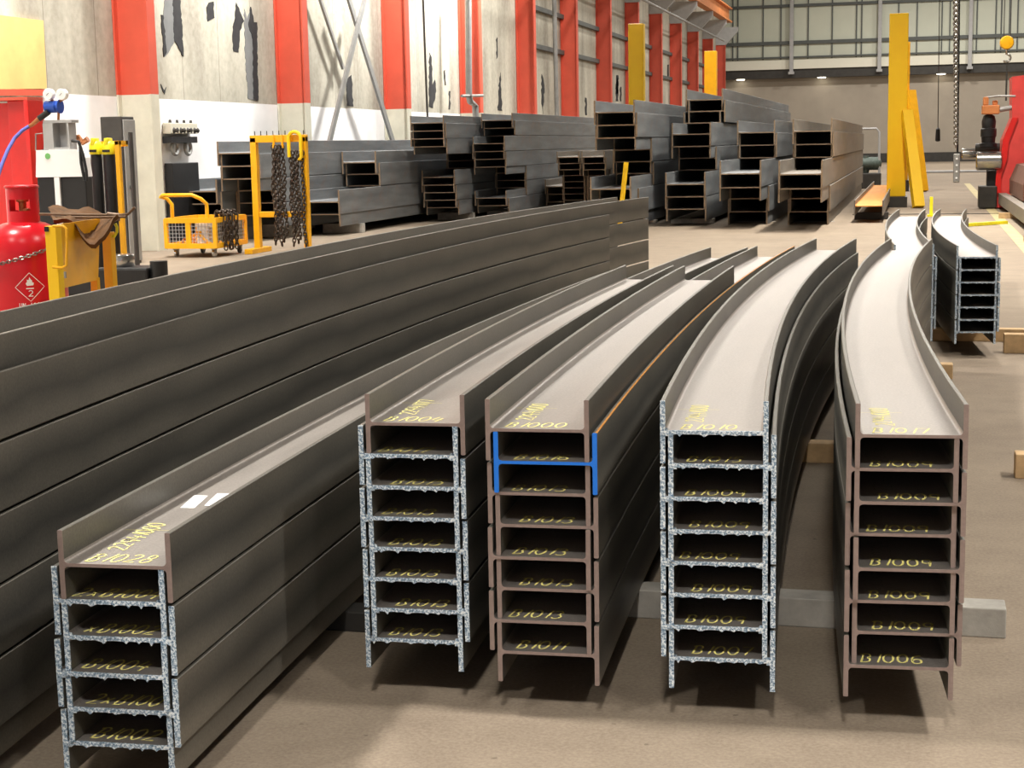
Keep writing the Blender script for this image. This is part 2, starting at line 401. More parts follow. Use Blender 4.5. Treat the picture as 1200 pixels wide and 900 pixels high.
D, B_, TF, TW, PT = .262, .1565, .0118, .0078, .0825
def stack(fx, y0, y1s, z0, nlev, head, where, group, ends, marks, marks2=None, d0=-1, jit=.0, y0s=None, **kw):
    for i in range(nlev):          # i = 0 is the top
        lev = nlev-1-i; zc = z0+B_/2+PT*lev
        off = .0098*(1 if (i % 2) == 0 else -1)*d0
        e = ends[i] if isinstance(ends, (list, tuple)) else ends
        mk = marks[i] if marks else None
        m2 = marks2[i] if marks2 else None
        desc = {'torch': 'flame-cut', 'sawn': 'sawn-end', 'blue': 'blue-ended', None: 'long'}[e]
        if head and i == 0: lab = 'curved steel beam chalked %s, topmost of %s' % (mk, where)
        elif mk: lab = '%s beam chalked %s, %s of %s' % (desc, mk.strip(), ordp(i), where)
        else: lab = '%s steel beam, %s of %s' % (desc, ordp(i), where)
        rnd = random.Random(i*31+int(y0*100))
        yy = y0+(y0s[i] if y0s else rnd.uniform(-jit, jit))
        y1 = y1s[i] if isinstance(y1s, (list, tuple)) else y1s
        k2 = {a: (v_[i] if isinstance(v_, (list, tuple)) else v_) for a, v_ in kw.items()}
        beam(fx, yy, y1, off, zc, D, B_, TF, TW, lab, group, end=e, mark=mk, mark2=m2, seed=i*7+int(y0*1000), **k2)

hd = D/2
R_TXT = '22941000'
# front stacks, plan curves traced as arcs of constant sweep
f5 = quad((.0, 3.78), (-.138, 6.9), (-.01, 10.12))
stack(f5, 3.79, [10.12, 10.1, 10.14, 10.1, 10.12, 10.1, 10.12, 10.1], .09, 8, True, 'the stack headed B1017', 'beams of the stack headed B1017', 'sawn',
      ['B1017', 'B1009', 'B1009', 'B1009', 'B1009', 'B1009', 'B1009', 'B1006'], [(R_TXT, True)]+[('2294', False)]*7, d0=1, jit=.012)
f4 = quad((-.448, 3.76), (-.573, 6.9), (-.455, 10.15))
stack(f4, 3.76, [10.15, 10.08, 10.1, 10.12, 10.1, 10.1, 10.12, 10.1], .09, 8, True, 'the stack headed B1010', 'beams of the stack headed B1010', 'torch',
      ['B1010', 'B1015', 'B1009', 'B1009', 'B1009', 'B1009', 'B1009', 'B1007'], [(R_TXT, True)]+[('229', False)]*7, d0=-1, jit=.006)
f3 = quad((-.885, 3.73), (-.99, 7.1), (-.90, 10.7))
stack(f3, 3.73, [7.95, 10.7, 10.6, 10.65, 10.6, 10.65, 10.6, 10.65], .09, 8, True, 'the stack headed B1000', 'beams of the stack headed B1000', ['sawn', 'blue', 'sawn', 'sawn', 'sawn', 'sawn', 'sawn', 'sawn'],
      ['B1000', 'B1016', 'B1013', 'B1013', 'B1013', 'B1013', 'B1013', 'B1011'], [(R_TXT, True), None]+[('2294', False)]*6, d0=-1, jit=.006,
      orange=[False, True]+[False]*6)
f2 = quad((-1.235, 3.76), (-1.33, 7.2), (-1.18, 10.6))
stack(f2, 3.76, [7.98, 10.58, 10.5, 10.55, 10.5, 10.55, 10.5, 10.55], .09, 8, True, 'the stack headed B1004', 'beams of the stack headed B1004', ['sawn']+['torch']*7,
      ['B1004', 'B1017', 'B1015', 'B1013', 'B1013', 'B1013', 'B1013', 'B1013'], [('22941177', True)]+[('22', False)]*7, d0=1, jit=.006)
f1 = quad((-1.685, 2.98), (-1.825, 6.2), (-1.76, 10.2))
stack(f1, 3.0, [10.2, 10.1, 10.15, 10.1, 10.15, 10.1], .063, 6, True, 'the stack headed B1028', 'beams of the stack headed B1028', ['sawn']+['torch']*5,
      ['B1028', '2xB1004', 'xB1002', 'B1004', '2xB100', 'B1002'], [('22941000', True)]+[None]*5, d0=1, jit=.008, sticker=[True]+[False]*5)
# rear stacks
f6 = quad((.03, 10.82), (-.07, 13.5), (.015, 16.2))
stack(f6, 10.82, 16.2, .09, 7, False, 'the rear stack behind the one headed B1017', 'beams of the rear stack behind B1017', 'torch', None, None, d0=-1, jit=.01, n=16)
f7 = quad((.432, 10.7), (.305, 13.5), (.41, 16.2))
stack(f7, 10.7, 16.2, .09, 7, False, 'the rear stack of seven by the timber blocks', 'beams of the rear stack by the timber blocks', 'torch', None, None, d0=-1, jit=.01, n=16)
# long pile at the left
fp = quad((-2.225, 3.6), (-2.385, 6.9), (-2.09, 12.1))
for i in range(11):
    lev = 10-i; zc = .052+B_/2+PT*lev; odd = i % 2 == 0
    beam(fp, 1.2, 12.05 if odd else 10.95, -.0088 if odd else .0088, zc, D, B_, TF, TW,
         'long dark beam, %s of the long pile beside the red gas cylinder' % ordp(i), 'beams of the long pile beside the gas cylinder', n=26, far_end='sawn', seed=i)

# ------------------------------------------------------------------ background piles of big beams
def bigbeam(X, Y0, Y1, zc, d, b, tf, tw, label, group, mat):
    fx = lambda y: X+d/2
    base = (X+d/2, Y0, zc-b/2)
    m = MB(); sweep(m, flange_sec(-1, d, b, tf, .003), fx, Y0, Y1, 1, 0, zc); sweep(m, flange_sec(1, d, b, tf, .003), fx, Y0, Y1, 1, 0, zc)
    sweep(m, web_sec(d, tf, tw, .02), fx, Y0, Y1, 1, 0, zc)
    o = m.build('steel_beam', mat, None, loc=base); solo(o, label, 'steel beam', group)
    q = MB(); dp = .004
    for s_ in (flange_sec(-1, d, b, tf, .003), flange_sec(1, d, b, tf, .003), web_sec(d, tf, tw, .02)):
        q.prism([(X+d/2+u, Y0-dp, zc+v_) for u, v_ in s_], (0, dp*.98, 0))
    POS[o.name] = Vector(base)
    q.build('cut_end', 'old_end', o)['label'] = 'rusty brown cut end'
def bigpile(X, d, pitch, levels, z_top, where, Y1, mat='old_steel', seed=1, zfloor=.1, tf=.026, tw=.018):
    """levels: list of front Y and X shift for each level from the top"""
    b = 2*(pitch-tw/2); rnd = random.Random(seed); n = len(levels)
    for i, (Y0, dx) in enumerate(levels):
        zc = z_top-pitch*i
        off = (tf+.006)/2*(1 if i % 2 else -1)
        bigbeam(X+dx+off, Y0, Y1+rnd.uniform(-.4, .4), zc, d, b, tf, tw, 'old beam, %s, %s' % (ordp(i), where), 'old beams, '+where, mat)
    zb = z_top-pitch*(n-1)-b/2
    for q, y in (('near', levels[-1][0]+.9), ('far', Y1-2.5)):
        m = MB(); m.box(X-.04, X+d+.04, y, y+.15, 0, zb-.0008, .005)
        solo(m.build('timber_bearer', 'timber_grey', loc=base_of(m)), 'grey timber bearer, %s end, %s' % (q, where), 'timber bearer', 'timber bearers under the big piles')
def fill(n, y, dx=0): return [(y, dx)]*n
# zc of the top level and pitch chosen so the lowest flange ends just above the floor bearers
bigpile(-10.6, .67, .2, [(22.95, 0), (23.0, 0), (23.05, 0)]+fill(3, 23.6), 1.40, 'pile behind yellow chain rack', 35.5, seed=2)
bigpile(-11.27, .62, .2, [(23.0, 0), (23.1, 0), (23.3, 0)], .81, 'low pile behind yellow cage trolley', 33, seed=3)
bigpile(-9.88, .65, .208, [(26.6, 0), (26.7, 0), (26.8, 0), (24.6, 0), (24.7, 0)], 1.19, 'pile just beyond the chain rack', 36, seed=4)
bigpile(-9.13, .66, .146, [(28.3, 0), (28.35, 0), (28.3, 0), (28.4, 0)]+fill(3, 30.6)+[(28.85, 0), (28.9, 0), (28.95, 0), (29, 0), (29.1, 0)], 1.885, 'tall pile below the third orange column', 41, seed=5, tf=.02, tw=.014)
bigpile(-8.38, .65, .152, [(30.6, 0), (30.7, 0), (31.0, 0), (29.85, 0), (29.9, 0), (29.95, 0), (30.0, 0)]+fill(3, 31.6)+[(30.0, 0), (30.1, 0)], 1.94, 'stepped pile before the twin small-beam piles', 41, seed=6, tf=.02, tw=.014)
bigpile(-7.62, .48, .163, [(32.9, 0), (32.95, 0), (33, 0)], .55, 'low pile beside the twin small-beam piles', 38, 'brown_steel', seed=7)
bigpile(-7.02, .47, .126, [(31.4, 0), (31.45, 0), (31.5, 0)]+fill(5, 31.9), 1.18, 'small-beam pile nearer the left wall', 38, 'brown_steel', seed=8, tf=.018, tw=.013)
bigpile(-6.42, .47, .126, [(31.0, 0), (31.05, 0), (31.1, 0)]+fill(5, 31.5), 1.18, 'small-beam pile farther from left wall', 38, 'brown_steel', seed=9, tf=.018, tw=.013)
bigpile(-5.22, .7, .212, [(26.3, 0), (26.35, 0), (26.4, 0), (27.9, 0), (28., 0), (28.1, 0)]+[(25.9, 0), (26.5, 0), (27.3, 0)], 1.96, 'tall pile before the bright yellow post', 40, seed=10)
bigpile(-4.15, .7, .214, [(29.8, 0), (29.75, .02), (29.7, -.03), (27.9, -.02), (27.95, 0), (28.6, 0), (28.7, .02)]+[(27.0, 0), (27.05, .02), (27.1, 0)], 2.22, 'highest pile, next to the two lower ones', 46, seed=11)
bigpile(-3.1, .69, .228, [(29.0, 0), (29.05, 0), (29.1, 0), (26.2, -.02), (26.3, 0), (27.5, 0), (27.55, 0)], 1.59, 'grey pile between highest and brownish piles', 45, 'old_steel', seed=12)
bigpile(-2.05, .69, .228, [(28.3, 0), (28.35, 0), (28.4, 0), (25.2, -.02), (25.3, 0), (27.3, 0), (27.35, 0)], 1.59, 'brownish pile next to rusted orange beam', 45.5, 'brown_steel', seed=13)
# ------------------------------------------------------------------ timber under the front stacks
def timber(x0, x1, y0, y1, z1, label, mat='timber', name='timber_block', z0=0, grp='timber under the stacks'):
    m = MB(); m.box(x0, x1, y0, y1, z0, z1, .004); solo(m.build(name, mat, loc=base_of(m)), label, 'timber', grp)
timber(-1.42, .29, 4.60, 4.70, .0895, 'long whitewashed timber across the floor under the four tall front stacks', 'timber_grey', 'timber_bearer')
timber(-1.45, .06, 7.06, 7.16, .0895, 'pale timber across the floor below the middle of the front stacks', 'timber', 'timber_bearer')
timber(-1.4, .26, 9.70, 9.8, .0895, 'pale timber poking out beside the far end of the B1017 stack', 'timber', 'timber_bearer')
timber(.45, .75, 6.86, 6.96, .105, 'loose timber block on open floor at the frame edge')
timber(.62, .95, 10.92, 11.02, .13, 'loose timber block lying beside the rear seven-high stack', z0=0)
timber(-.12, .86, 11.55, 11.65, .0895, 'pale timber under the near ends of both rear stacks', 'timber', 'timber_bearer')
timber(-.2, .6, 13.8, 13.9, .0895, 'pale timber under the far ends of both rear stacks', 'timber', 'timber_bearer')
timber(-1.98, -1.52, 4.3, 4.4, .0625, 'dark flat timber under the near end of the B1028 stack', 'darkgrey', 'timber_bearer')
timber(-1.98, -1.52, 8.3, 8.4, .0625, 'dark flat timber under the far end of the B1028 stack', 'darkgrey', 'timber_bearer')
for j, y in enumerate((2.6, 6.3, 10.2)):
    timber(-2.56 if j == 1 else -2.45, -2.24 if j == 1 else -2.06, y, y+.1, .0515, ['dark flat timber under the near end of the long pile', 'dark flat timber under the middle of the long pile', 'dark flat timber under the far end of the long pile'][j], 'darkgrey', 'timber_bearer')

# ------------------------------------------------------------------ building shell
XW = -11.3
def struct(name, mb, mat, parent=None, **kw):
    o = mb.build(name, mat, parent, **kw)
    if parent is None: o['kind'] = 'structure'
    return o
m = MB(); m.box(XW-.3, 16, -22, 98, -.2, 0); struct('floor', m, 'floor')
m = MB(); m.box(XW-.3, XW, -22, 98, 0, 13); wl = struct('wall_left', m, 'wall_left')
m = MB(); m.box(16, 16.3, -22, 98, 0, 13); struct('wall_right', m, 'wall_other')
m = MB(); m.box(XW-.3, 16.3, -22, 98, 13, 13.2); struct('ceiling', m, 'ceiling')
m = MB(); m.box(XW, 16, 97, 97.3, 0, 5.6); wf = struct('wall_far', m, 'wall_far_low')
m = MB(); m.box(XW, 16, 96.2, 96.4, 6.15, 13); struct('cladding', m, 'wall_far_top', wf)
m = MB(); m.box(XW, 16, 96.15, 96.35, 5.62, 6.16); struct('fascia', m, 'white_band', wf)
m = MB(); m.box(XW, 16, 96.3, 97, 5.1, 5.62); struct('lintel', m, 'darkgrey', wf)
m = MB(); m.box(XW, 16, 96.93, 97, 0, .55); struct('baseboard_far', m, 'darkgrey')
for z, h in ((6.3, .1), (7.15, .2), (9.3, .16), (11.2, .16)):
    m = MB(); m.box(XW, 16, 96.02, 96.2, z-h/2, z+h/2); struct('girt', m, 'girt', wf)
for X in (-7.1, -2.0, 3.1, 8.2):
    m = MB(); m.box(X-.11, X+.11, 95.8, 96.02, 5.35, 13, .02); m.box(X-.17, X+.17, 95.76, 96.06, 5.3, 5.45); struct('mullion', m, 'lightgrey', wf)
rs = random.Random(4); X = -10.6
while X < 8:
    m = MB(); m.box(X-.035, X+.035, 96.12, 96.21, 6.2, 13); struct('seam_post', m, 'girt', wf)
    X += rs.choice((1.05, .3, 1.5, 1.4, .45, 1.6))
for x, y in ((868, 90), (963, 84.5), (1103, 80.5)):
    p = atY(x, y, 96.5); m = MB(); m.lathe([(.22, 5.05), (.26, 5.1)], (p.x, 96.5, 0), 20)
    lo = m.build('soffit_lamp', 'glow', loc=(p.x, 96.5, 5.05)); solo(lo, {868: 'small round soffit lamp nearest the left wall corner', 963: 'small round soffit lamp between the other two', 1103: 'small round soffit lamp beside the hanging chain'}[x], 'lamp', 'soffit lamps on the far wall')
# torn patches in the wall lining
def tear(pts, mat, parent=wl, d=.008, X=XW+.0):
    rq = random.Random(int(pts[0][0]*10)); J = []
    for i in range(len(pts)):
        (x0, y0), (x1, y1) = pts[i], pts[(i+1) % len(pts)]; n_ = max(1, int(math.hypot(x1-x0, y1-y0)/3.5))
        J += [(x0+(x1-x0)*q/n_+rq.uniform(-.7, .7)*(q > 0), y0+(y1-y0)*q/n_+rq.uniform(-.8, .8)*(q > 0)) for q in range(n_)]
    P = [atX(x, y, X+d) for x, y in J]; m = MB(); m.prism(P, (-d*.95, 0, 0)); o = m.build('torn_patch', mat, parent); return o
s7 = lambda L: [(180+a/6.92, b/6.92) for a, b in L]
tear(s7([(90, -60), (160, -60), (170, 330), (120, 430), (90, 460), (65, 120), (80, 120)]), 'tear_grey')
tear(s7([(62, 120), (80, 122), (108, 425), (85, 462)]), 'tear_dark', d=.012)
tear(s7([(155, -60), (215, -60), (245, 460), (170, 330)]), 'tear_dark', d=.012)
tear(s7([(430, 60), (450, 20), (488, 12), (495, 145), (440, 175)]), 'tear_dark')
tear(s7([(672, 20), (700, 90), (735, 170), (700, 250), (690, 425), (650, 415), (640, 290)]), 'tear_dark')
tear(s7([(735, 70), (760, 160), (790, 55), (815, 180), (840, 180), (845, 815), (768, 800), (745, 440)]), 'tear_grey')
tear(s7([(770, 200), (790, 55), (815, 180), (840, 180), (850, 815), (812, 800), (805, 320)]), 'tear_dark', d=.016)
tear(s7([(60, 680), (88, 735), (105, 705), (92, 765), (75, 740)]), 'tear_dark')
c7 = lambda L: [(360+a/5.29, b/5.29) for a, b in L]
tear(c7([(243, 495), (275, 465), (288, 660), (248, 655)]), 'tear_dark')
c3 = lambda L: [(430+a/6, b/6) for a, b in L]
tear(c3([(440, 370), (455, 400), (462, 600), (480, 560), (488, 640), (465, 760), (437, 750)]), 'tear_dark')
tear(c3([(540, 500), (550, 490), (556, 600), (548, 600)]), 'tear_dark'); tear(c3([(578, 640), (588, 640), (585, 770), (576, 770)]), 'tear_dark')
c4 = lambda L: [(530+a/6, b/6) for a, b in L]
for L in ([(308, 280), (318, 262), (320, 400), (312, 415)], [(325, 640), (340, 510), (352, 780), (322, 775)], [(630, 520), (648, 600), (640, 800), (628, 700)], [(935, 685), (945, 690), (948, 810), (936, 810)], [(1155, 530), (1167, 560), (1168, 712), (1150, 712)], [(1182, 610), (1190, 610), (1190, 712), (1180, 712)]):
    tear(c4(L), 'tear_dark')
c8 = lambda L: [(720+a/8.18, b/8.18) for a, b in L]
tear(c8([(18, 720), (38, 720), (38, 900), (10, 900)]), 'tear_dark'); tear(c8([(508, 620), (522, 620), (518, 760), (508, 760)]), 'tear_dark')
# wall girts beyond the fourth column
for z in (4.35, 5.5):
    m = MB(); m.box(XW, XW+.12, 46, 96, z, z+.14); struct('girt', m, 'girt', wl)
# columns: I-section, web facing the camera side
for k_ in range(13):
    Y = 21.18+6.03*k_; i = k_+1
    m = MB(); sx_ = XW+.01; ex = -10.74
    for z0, z1, mt in ((0, 2.28, 'cream'), (2.28, 7.0, 'orange_col')):
        m = MB()
        m.box(sx_, sx_+.03, Y-.12, Y+.13, z0, z1); m.box(ex-.03, ex, Y-.12, Y+.13, z0, z1); m.box(sx_+.03, ex-.03, Y-.02, Y+.02, z0, z1)
        if mt == 'cream': par = struct('trim_%d' % i, m, mt)
        else: struct('painted_shaft', m, mt, par)
    m = MB(); m.prism([(sx_, Y-.1, 7.0), (ex+.02, Y-.1, 7.0), (-10.0, Y-.1, 7.75), (-10.0, Y-.1, 8.0), (sx_, Y-.1, 8.0)], (0, .2, 0)); struct('corbel', m, 'lightgrey', par)
# crane runway
m = MB(); m.box(-10.35, -9.95, 24, 90, 8.0, 8.08); m.box(-10.17, -10.13, 24, 90, 8.08, 8.72); m.box(-10.35, -9.95, 24, 90, 8.72, 8.8); struct('trim_20', m, 'crane')
m = MB(); m.tube([(-10.2, 24, 6.9), (-10.2, 88, 6.9)], .05, 8); struct('trim_21', m, 'grey')
# cross bracing between the second and third columns
def seg_on(X, a, b, w, mat, name='brace', par=None):
    m = MB(); m.bar(atX(*a, X), atX(*b, X), w, .05, Vector((1, 0, 0))); return m.build(name, mat, par)
br = thing('cross_brace', 'pair of grey steel braces crossing between the second and third columns', 'brace', (-10.8, 30, 0))
seg_on(-10.78, (359, 276), (428, -4), .13, 'grey', par=br); seg_on(-10.84, (491.5, 267), (408, -4), .15, 'grey', par=br)
seg_on(-11.1, (402, 80), (374, -4), .08, 'grey', par=br)
# pipes on the wall
def pipe(pts, r, label, mat='grey', X=-10.9, name='wall_pipe', clips=()):
    m = MB(); P = [atX(x, y, X) for x, y in pts]; m.tube(P, r, 10)
    for a, b in clips: m.tube([atX(*a, X+.02), atX(*b, X+.02)], .035, 8)
    return solo(m.build(name, mat, loc=base_of(m)), label, 'pipe', 'pipes on the left wall')
pipe([(548.5, -20), (549.5, 112), (551, 119), (557, 124), (563, 290)], .08, 'thick grey drain pipe with clamp in front of the fourth column', X=-10.6, clips=[((541, 112.5), (566, 112))])
pipe([(495, -20), (507, 300)], .025, 'thin dark conduit with a box beside the third column', 'darkgrey')
pipe([(649, -20), (657, 330)], .07, 'grey drain pipe between the fifth and sixth columns')

# ------------------------------------------------------------------ yellow steel goal posts
def post(X, Y, w, top, label, brace=None, mat='yellow_bright', z0=.1):
    t = thing('yellow_post', label, 'post', (X, Y, 0), 'yellow steel posts of the beam racks')
    m = MB(); m.box(X-w/2, X+w/2, Y-.12, Y+.12, z0, top, .012); m.build('upright', mat, t)
    m = MB(); m.box(X-w/2-.04, X+w/2+.04, Y-.5, Y+.35, 0, z0); m.build('base', 'darkgrey', t)
    if brace:
        m = MB(); m.bar(brace[0], brace[1], .22, .16); m.build('brace', mat, t)
    return t
post(-.33, 34.5, .39, 4.02, 'tall bright yellow post with brace beside the rusted orange beam', ((-.14, 34.4, 2.0), (.14, 33.6, .02)), z0=.22)
post(-.29, 44.5, .34, 4.0, 'yellow post with brace standing directly behind the tallest yellow post', ((-.08, 44.3, 2.7), (.3, 43.6, .02)), 'yellow', z0=.3)
p = atY(746, 28, 35); post(p.x, 35, .34, p.z, 'bright yellow post rising behind the big beam piles near the columns')
p = atY(833, 60, 45); post(p.x, 45, .34, p.z, 'orange-yellow post rising behind the highest pile at the far wall corner', mat='yellow')
m = MB(); m.bar(atY(727, 242, 25.2), atY(731, 190, 25.6), .07, .06); m.v = m.v
q = atZ(726, 262, 0)
m = MB(); m.bar((-4.02+0, 24.2, .0), (-3.98, 24.6, 1.14), .09, .08); 
pp = atY(729, 215, 25.0)
m = MB(); m.bar((pp.x-.06, 25.0, 0), (pp.x+.07, 25.0, 1.14), .1, .06); m.box(pp.x-.2, pp.x+.08, 24.9, 25.1, 0, .03); solo(m.build('leaning_stake', 'yellow_bright', loc=(pp.x, 25, 0)), 'short slanted yellow stake in front of the tall dark pile', 'stake')

# ------------------------------------------------------------------ rusted orange beam, right of the piles
t = thing('steel_beam', 'orange rusted steel beam lying web-up beside the tall yellow post', 'steel beam', (-.75, 27.8, .12))
fo = lambda y: -.72+.003*(y-27.8)
for s in (-1, 1):
    m = MB(); sweep(m, flange_sec(s, .5, .26, .022, .003), fo, 27.8, 40, 2, 0, .26); m.build('flange', 'brown_steel', t)
m = MB(); sweep(m, web_sec(.5, .022, .016, .015), fo, 27.8, 40, 2, 0, .29); m.build('web', 'rust_beam', t)
timber(-1.0, -.4, 29.0, 29.15, .129, 'dark timber under the near end of the rusted orange beam', 'darkgrey', 'timber_bearer', grp='timber under the orange beam')
timber(-1.0, -.4, 37.0, 37.15, .129, 'dark timber under the far end of the rusted orange beam', 'darkgrey', 'timber_bearer', grp='timber under the orange beam')

# small machine beyond the brown pile
P0 = atY(1018, 200, 47); t = thing('pipe_threader', 'small grey-green machine with tube rail behind the brown pile', 'machine', (P0.x, 47, 0))
m = MB(); m.box(P0.x-.35, P0.x+.35, 46.8, 47.5, 0, .45, .03); m.build('plinth', 'darkgrey', t)
m = MB(); m.lathe([(.16, -.35), (.19, -.3), (.19, .25), (.14, .33), (.06, .36)], (P0.x, 47.1, .72), 18, 'x'); m.lathe([(.1, .45), (.13, .6), (.1, .95)], (P0.x-.1, 47.1, 0), 14); m.build('motor', 'bluegreen_machine', t, smooth=True)
m = MB(); m.tube([(P0.x-.4, 47, .45), (P0.x-.38, 47, 1.62), (P0.x-.3, 47, 1.72), (P0.x+.2, 47, 1.72), (P0.x+.28, 47, 1.62), (P0.x+.3, 47, .4)], .035, 8); m.build('tube_rail', 'lightgrey', t, smooth=True)

# ------------------------------------------------------------------ hanging chain, pendant, hook
def chain_mb(pts_fn, n, L, r, wid, mb):
    """n oval links along pts_fn(q) -> point; pitch from the curve"""
    for i in range(n):
        a = pts_fn(i/n); b = pts_fn((i+1)/n); c = (a+b)/2; d = (b-a).normalized()
        s = d.cross(Vector((0, 1, 0))) if abs(d.y) < .8 else d.cross(Vector((1, 0, 0)))
        s.normalize()
        if i % 2: s = d.cross(s)
        half = (b-a).length*.5+r*1.2
        st = half-wid/2
        P = []
        for k_ in range(5): an = -PI/2+PI*k_/4; P.append(c+d*(st+math.cos(an)*wid/2)+s*(math.sin(an)*wid/2))
        for k_ in range(5): an = PI/2+PI*k_/4; P.append(c+d*(-st+math.cos(an)*wid/2)+s*(math.sin(an)*wid/2))
        mb.tube(P, r, 5, closed=True)
a = atY(1118.5, 0, 30); b = atY(1120, 172, 30)
t = thing('hanging_chain', 'long bright steel chain hanging from above near the red machine', 'chain', (b.x, 30, 13))
m = MB(); chain_mb(lambda q: Vector((a.x+(b.x-a.x)*q, 30, 5.2+(b.z-5.2)*q)), 84, .1, .013, .06, m); m.build('links', 'chain_bright', t)
m = MB(); chain_mb(lambda q: Vector((a.x-.03+(b.x-a.x)*q, 30.06, 5.2+(2.55-5.2)*q)), 56, .1, .013, .06, m); m.build('return_links', 'chain_bright', t)
m = MB(); m.tube([(a.x, 30, 5.2), (a.x, 30, 13)], .02, 6); m.build('suspension_rod', 'darkgrey', t)
a = atY(1124, 0, 31); b = atY(1122, 180, 31); c_ = atY(1120.5, 214, 31)
t = thing('pendant_control', 'dark cable with grey push-button pendant hanging behind the bright chain', 'pendant control', (b.x, 31, 13))
m = MB(); m.tube([(a.x, 31, 13), (a.x, 31, a.z), (b.x, 31, b.z)], .022, 6); m.build('cable', 'black', t)
m = MB(); m.box(b.x-.07, b.x+.05, 30.95, 31.05, c_.z, b.z, .02); bx_ = m.build('button_box', 'grey', t)
m = MB()
for q in range(4): m.lathe([(.02, 0), (.018, .012)], (b.x-.01, 30.938, c_.z+.09+q*.12), 10, 'y')
m.build('button', 'white', bx_)
a = atY(1101, 0, 40); b = atY(1099, 160, 40)
t = thing('pull_cord', 'thin pull cord with dark handle left of the bright chain', 'pull cord', (b.x, 40, 13))
m = MB(); m.tube([(a.x, 40, 13), (a.x, 40, a.z), (b.x, 40, b.z)], .012, 6); m.build('cord', 'darkgrey', t)
m = MB(); m.lathe([(.01, .35), (.05, .3), (.06, .02), (.02, 0)], (b.x, 40, atY(1099, 166, 40).z), 10); m.build('handle', 'black', t)
a = atY(1180, 50, 48); 
t = thing('crane_hook', 'yellow crane hook block hanging above the red machine', 'crane hook', (a.x, 48, 13))
for dx in (-.09, .09):
    m = MB(); m.tube([(a.x+dx, 48, 13), (a.x+dx, 48, a.z)], .014, 6); m.build('wire_rope', 'darkgrey', t)
m = MB(); m.lathe([(.05, -.1), (.17, -.08), (.2, 0), (.17, .08), (.05, .1)], (a.x, 48, a.z), 24, 'y'); m.build('sheave_block', 'yellow', t, smooth=True)
m = MB(); P = [(a.x, 48, a.z-.2), (a.x, 48, a.z-.32)]+[(a.x+.11*math.sin(math.radians(g)), 48, a.z-.43+.11*math.cos(math.radians(g))) for g in range(20, 260, 24)]
m.tube(P, [.035]*4+[.032]*(len(P)-5)+[.012], 8); m.build('hook', 'chrome', t, smooth=True)
m = MB(); m.bar((a.x+.02, 48.02, a.z-.5), (a.x+.02, 48.02, atY(1180, 118, 48).z), .05, .05); m.build('hanging_rod', 'darkgrey', t)

# ------------------------------------------------------------------ red bending machine at the right
YM = 33.0
def W(x, y, Y=YM): return atY(x, y, Y)
t = thing('bending_machine', 'large red section-bending machine with steel rollers at the right edge', 'machine', (2.3, YM, 0))
poly = [W(x, y) for x, y in ((1186, 90), (1215, 86), (1290, 96), (1290, 240), (1240, 242), (1166, 226), (1167, 205), (1173, 184), (1175, 164), (1186, 138))]
for p_ in poly[3:6]: p_.z = max(p_.z, .02)
poly[3].z = .02; poly[4].z = .02; poly[5].z = .02
m = MB(); m.prism(poly, (0, .9, 0)); m.build('side_frame', 'red_frame', t)
rim = [W(x, y) for x, y in ((1186, 138), (1193, 138), (1182, 166), (1180, 186), (1173, 206), (1173, 226), (1166, 226), (1167, 205), (1173, 184), (1175, 164))]
m = MB(); m.prism([p_+Vector((0, -.06, 0)) for p_ in rim], (0, .059, 0)); m.build('edge_rib', 'red_door', t)
c0 = W(1159, 155); m = MB(); m.lathe([(.17, W(0, 172).z), (.17, W(0, 168).z), (.12, W(0, 168).z+.02), (.13, 1.45), (.15, 1.5), (.15, 1.62), (.13, 1.66), (.14, 1.74), (.14, 1.8), (.1, 1.9), (.05, 1.95)], (c0.x, YM+.2, 0), 20)
zz0 = W(1159, 172).z; zz1 = W(1159, 134).z
m = MB(); h_ = zz1-zz0; m.lathe([(.17, zz0), (.17, zz0+.07), (.13, zz0+.08), (.14, zz0+h_*.3), (.155, zz0+h_*.32), (.155, zz0+h_*.55), (.13, zz0+h_*.58), (.14, zz0+h_*.78), (.11, zz0+h_*.95), (.06, zz1)], (c0.x, YM+.2, 0), 20); m.build('hydraulic_ram', 'black', t, smooth=True)
p1 = W(1151, 134); p2 = W(1172, 116)
m = MB(); m.box(p1.x, p2.x, YM, YM+.4, p1.z, p1.z+.18, .02); m.box(p1.x+.02, p1.x+.12, YM+.05, YM+.35, p1.z+.18, p2.z+.05, .02); m.box(p1.x+.2, p1.x+.3, YM+.1, YM+.3, p1.z+.18, p2.z-.02, .02); m.build('valve_head', 'crane', t)
m = MB(); m.tube([(p1.x+.05, YM+.1, p2.z+.03), (p1.x+.3, YM, p2.z+.06), (W(1190, 114).x, YM, p2.z+.05)], .02, 8); m.tube([(p2.x, YM+.1, p1.z+.08), (W(1186, 125).x, YM+.1, p1.z+.12)], .05, 10); m.build('hydraulic_pipe', 'grey', t, smooth=True)
def roller(x0, x1, y0, y1, Y, mat, name='roller'):
    a = W(x0, (y0+y1)/2, Y); b = W(x1, (y0+y1)/2, Y); r = abs(W(x0, y0, Y).z-W(x0, y1, Y).z)/2
    m = MB(); m.lathe([(r*.85, a.x), (r, a.x+.02), (r, b.x-.02), (r*.9, b.x)], (0, Y+.1, a.z), 28, 'x'); m.build(name, mat, t, smooth=True)
roller(1144, 1174, 178, 200, YM-.1, 'chrome'); roller(1127, 1150, 174, 187, YM+.5, 'chrome'); roller(1143, 1172, 168, 178, YM+.2, 'darkgrey')
m = MB(); a = W(1157, 200); b = W(1167, 218); m.box(a.x, b.x, YM+.05, YM+.4, b.z, a.z); m.build('pedestal_neck', 'black', t)
